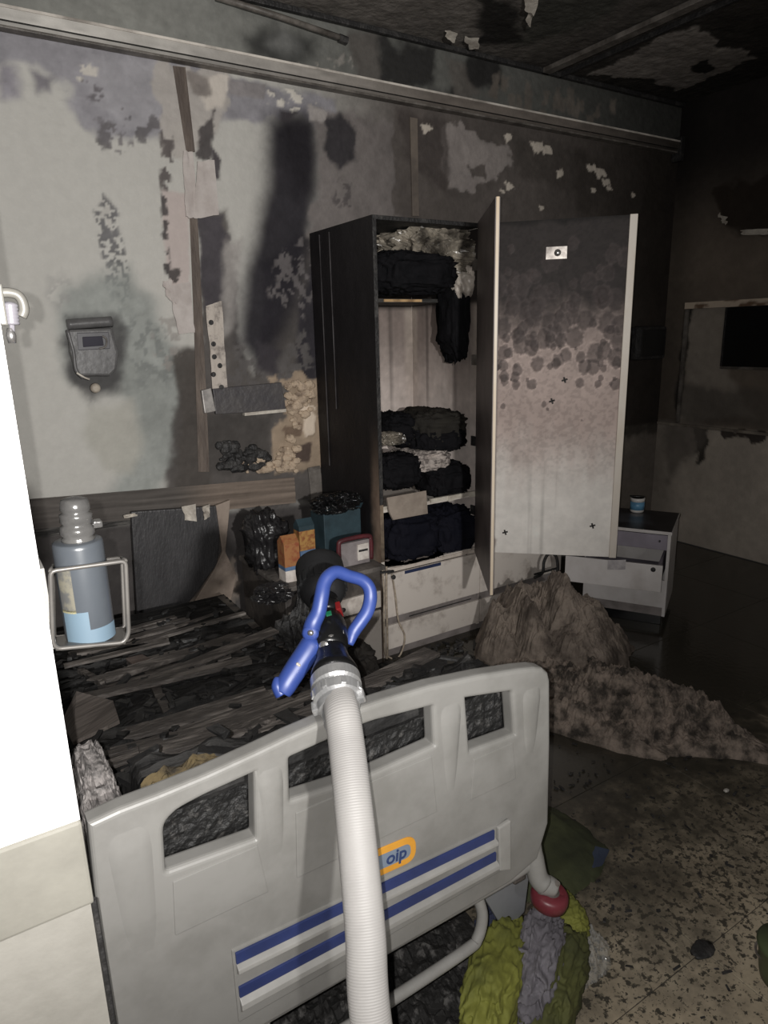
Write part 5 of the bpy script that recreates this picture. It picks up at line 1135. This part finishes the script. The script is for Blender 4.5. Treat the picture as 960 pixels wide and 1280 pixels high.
cpl = build(MB().lathe([(-.030, .0285), (-.008, .030), (-.004, .034), (.004, .036), (.010, .036), (.014, .0415), (.030, .043), (.033, .040), (.036, .0385), (.040, .043), (.058, .043), (.062, .040), (.062, .030)], NA, ax, 40), 'coupling', M_alu, hose, smooth=False)
sd = np.cross(ax, FW); sd /= np.linalg.norm(sd); fr2 = np.cross(sd, ax)
for sgn in (-1, 1):
    build(MB().obox(NA, ax, sd*sgn, fr2, (.000, .030, -.008), (.020, .045, .008)), 'lug', M_alu, cpl, bevel=.003)
for k in range(8):
    a = k*math.pi/4+.3; rr = sd*math.cos(a)+fr2*math.sin(a)
    build(MB().obox(NA, ax, rr, np.cross(ax, rr), (.016, .040, -.004), (.029, .0445, .004)), 'grip_notch', M_alu, cpl, bevel=.001)
def along(t): return NA+ax*t
nz = build(MB().lathe([(.060, .0405), (.072, .041), (.080, .038), (.100, .030), (.118, .027), (.130, .027)], NA, ax, 30), 'nozzle_base', M_blk_pl, hose, smooth=True)
build(MB().lathe([(.118, .024), (.126, .031), (.150, .034), (.175, .034), (.198, .030), (.205, .024)], NA, ax, 28), 'valve_body', M_blk_pl, hose, smooth=True)
build(MB().lathe([(.203, .024), (.208, .030), (.228, .030), (.232, .025), (.240, .027), (.250, .027)], NA, ax, 28), 'selector_ring', M_blk_pl, hose, smooth=True)
rdm = mat('indicator_red', lin((150, 34, 36))*.5, rough=.4)
build(MB().obox(along(.216)-sd*.026-FW*.012, ax, sd, fr2, (-.010, -.006, -.012), (.010, .004, .012)), 'red_indicator', rdm, hose, bevel=.002)
build(MB().obox(PD(411, 767, 1.222), ax, sd, fr2, (-.004, -.005, -.002), (.004, .005, .002)), 'green_mark', mat('mark_green', lin((30, 120, 84))*.6, rough=.4), hose)
build(MB().obox(PD(424, 789, 1.222), ax, sd, fr2, (-.009, -.008, -.002), (.009, .008, .002)), 'white_mark', mat('mark_white', lin((190, 190, 196))*.5, rough=.4), hose)
tp = build(MB().lathe([(.248, .028), (.256, .038), (.272, .0445), (.300, .0475), (.330, .049), (.345, .0485), (.350, .044), (.350, .02)], NA, ax, 36), 'nozzle_tip', M_rub, hose, smooth=True)
for k in range(18):
    a = k*2*math.pi/18; rr = sd*math.cos(a)+fr2*math.sin(a)
    build(MB().obox(NA, ax, rr, np.cross(ax, rr), (.275, .042, -.004), (.300, .0495, .004)), 'tip_tooth', M_rub, tp, bevel=.001)
for t_, s_ in ((.155, -1), (.145, 1)):
    build(MB().lathe([(0, .009), (.006, .009), (.008, .006), (.009, .001)], along(t_)+sd*s_*.006-fr2*.0-FW*.033, -FW+sd*s_*.3, 14), 'bolt', M_chrome, nz)
M_blueh = mat('handle_blue', lin((74, 100, 186))*.50, lin((60, 86, 168))*.47, rough=.42, ns=9, spec=.6)
bp2 = [(388, 794, 1.215), (391, 780, 1.21), (398, 765, 1.215), (402, 745, 1.22), (405, 730, 1.228), (411, 720, 1.235), (421, 715, 1.245), (436, 720, 1.258), (452, 725, 1.27), (461, 734, 1.275), (463, 748, 1.275), (459, 764, 1.268), (450, 778, 1.262), (442, 790, 1.258), (437, 806, 1.25)]
rb_ = [1.12*k for k in [.0145, .0135, .0125, .012, .0118, .0115, .011, .0105, .0105, .011, .0115, .0115, .0115, .011, .006]]
hp2 = smooth_path([PD(*q) for q in bp2], 5); rr_ = np.interp(np.linspace(0, len(bp2)-1, len(hp2)), range(len(bp2)), rb_)
bail = build(MB().tube(hp2, list(rr_), 14), 'bail_handle', M_blueh, hose, smooth=True)
build(MB().lathe([(0, .015), (.006, .015), (.010, .011), (.011, .001)], PD(388.5, 791, 1.206), -FW, 16), 'pivot_boss', M_blueh, bail, smooth=True)
build(MB().lathe([(0, .0055), (.004, .005), (.005, .001)], PD(388.5, 791, 1.194), -FW, 10), 'pivot_bolt', M_chrome, bail, smooth=True)
gp = [(393, 800, 1.215), (384, 815, 1.205), (372, 833, 1.195), (361, 850, 1.185), (352, 866, 1.178)]
hp3 = smooth_path([PD(*q) for q in gp], 6)
gr = build(MB().tube(hp3, list(np.interp(np.linspace(0, 1, len(hp3)), [0, .1, .5, .85, 1], [.015, .021, .0205, .019, .016])), 16, flat=(tuple(RT), 1.0)), 'pistol_grip', M_blueh, hose, smooth=True)
build(MB().tube(smooth_path([PD(346, 846, 1.178), PD(347, 858, 1.175), PD(352, 868, 1.175)], 4), [.0035, .006, .008, .010, .011, .011, .0115, .0115, .012], 10), 'grip_toe', M_blueh, gr, smooth=True)
for x, y in ((372, 830), (374, 831.5)):
    build(MB().lathe([(0, .003), (.002, .002)], PD(x, y, 1.176), -FW, 6), 'grip_mark', M_flake, gr)
build(MB().tube([along(.165)+sd*-.02, PD(390, 790, 1.222)], .010, 10), 'valve_stem', M_blk_pl, hose)
build(MB().tube([along(.165)+sd*.02, PD(438, 802, 1.256)], .010, 10), 'valve_stem', M_blk_pl, hose)
build(MB().tube([along(.135), PD(394, 802, 1.222)], .011, 10), 'grip_root', M_blk_pl, hose)
# repeats share a group
for base, g in (('charred_plank', 'charred planks on the burnt bed'), ('drink_carton', 'drink cartons on the bedside cabinet'), ('navy_bundle', 'navy clothes bundles on the wardrobe floor'), ('pale_crumb', 'glinting crumbs on the dark floor'), ('lime_cloth', 'lime-green cloths at the foot of the bed'), ('black_garment', 'black garments in the wardrobe')):
    for o in COL.objects:
        if o.parent is None and o.name.split('.')[0] == base and 'label' in o: o['group'] = g
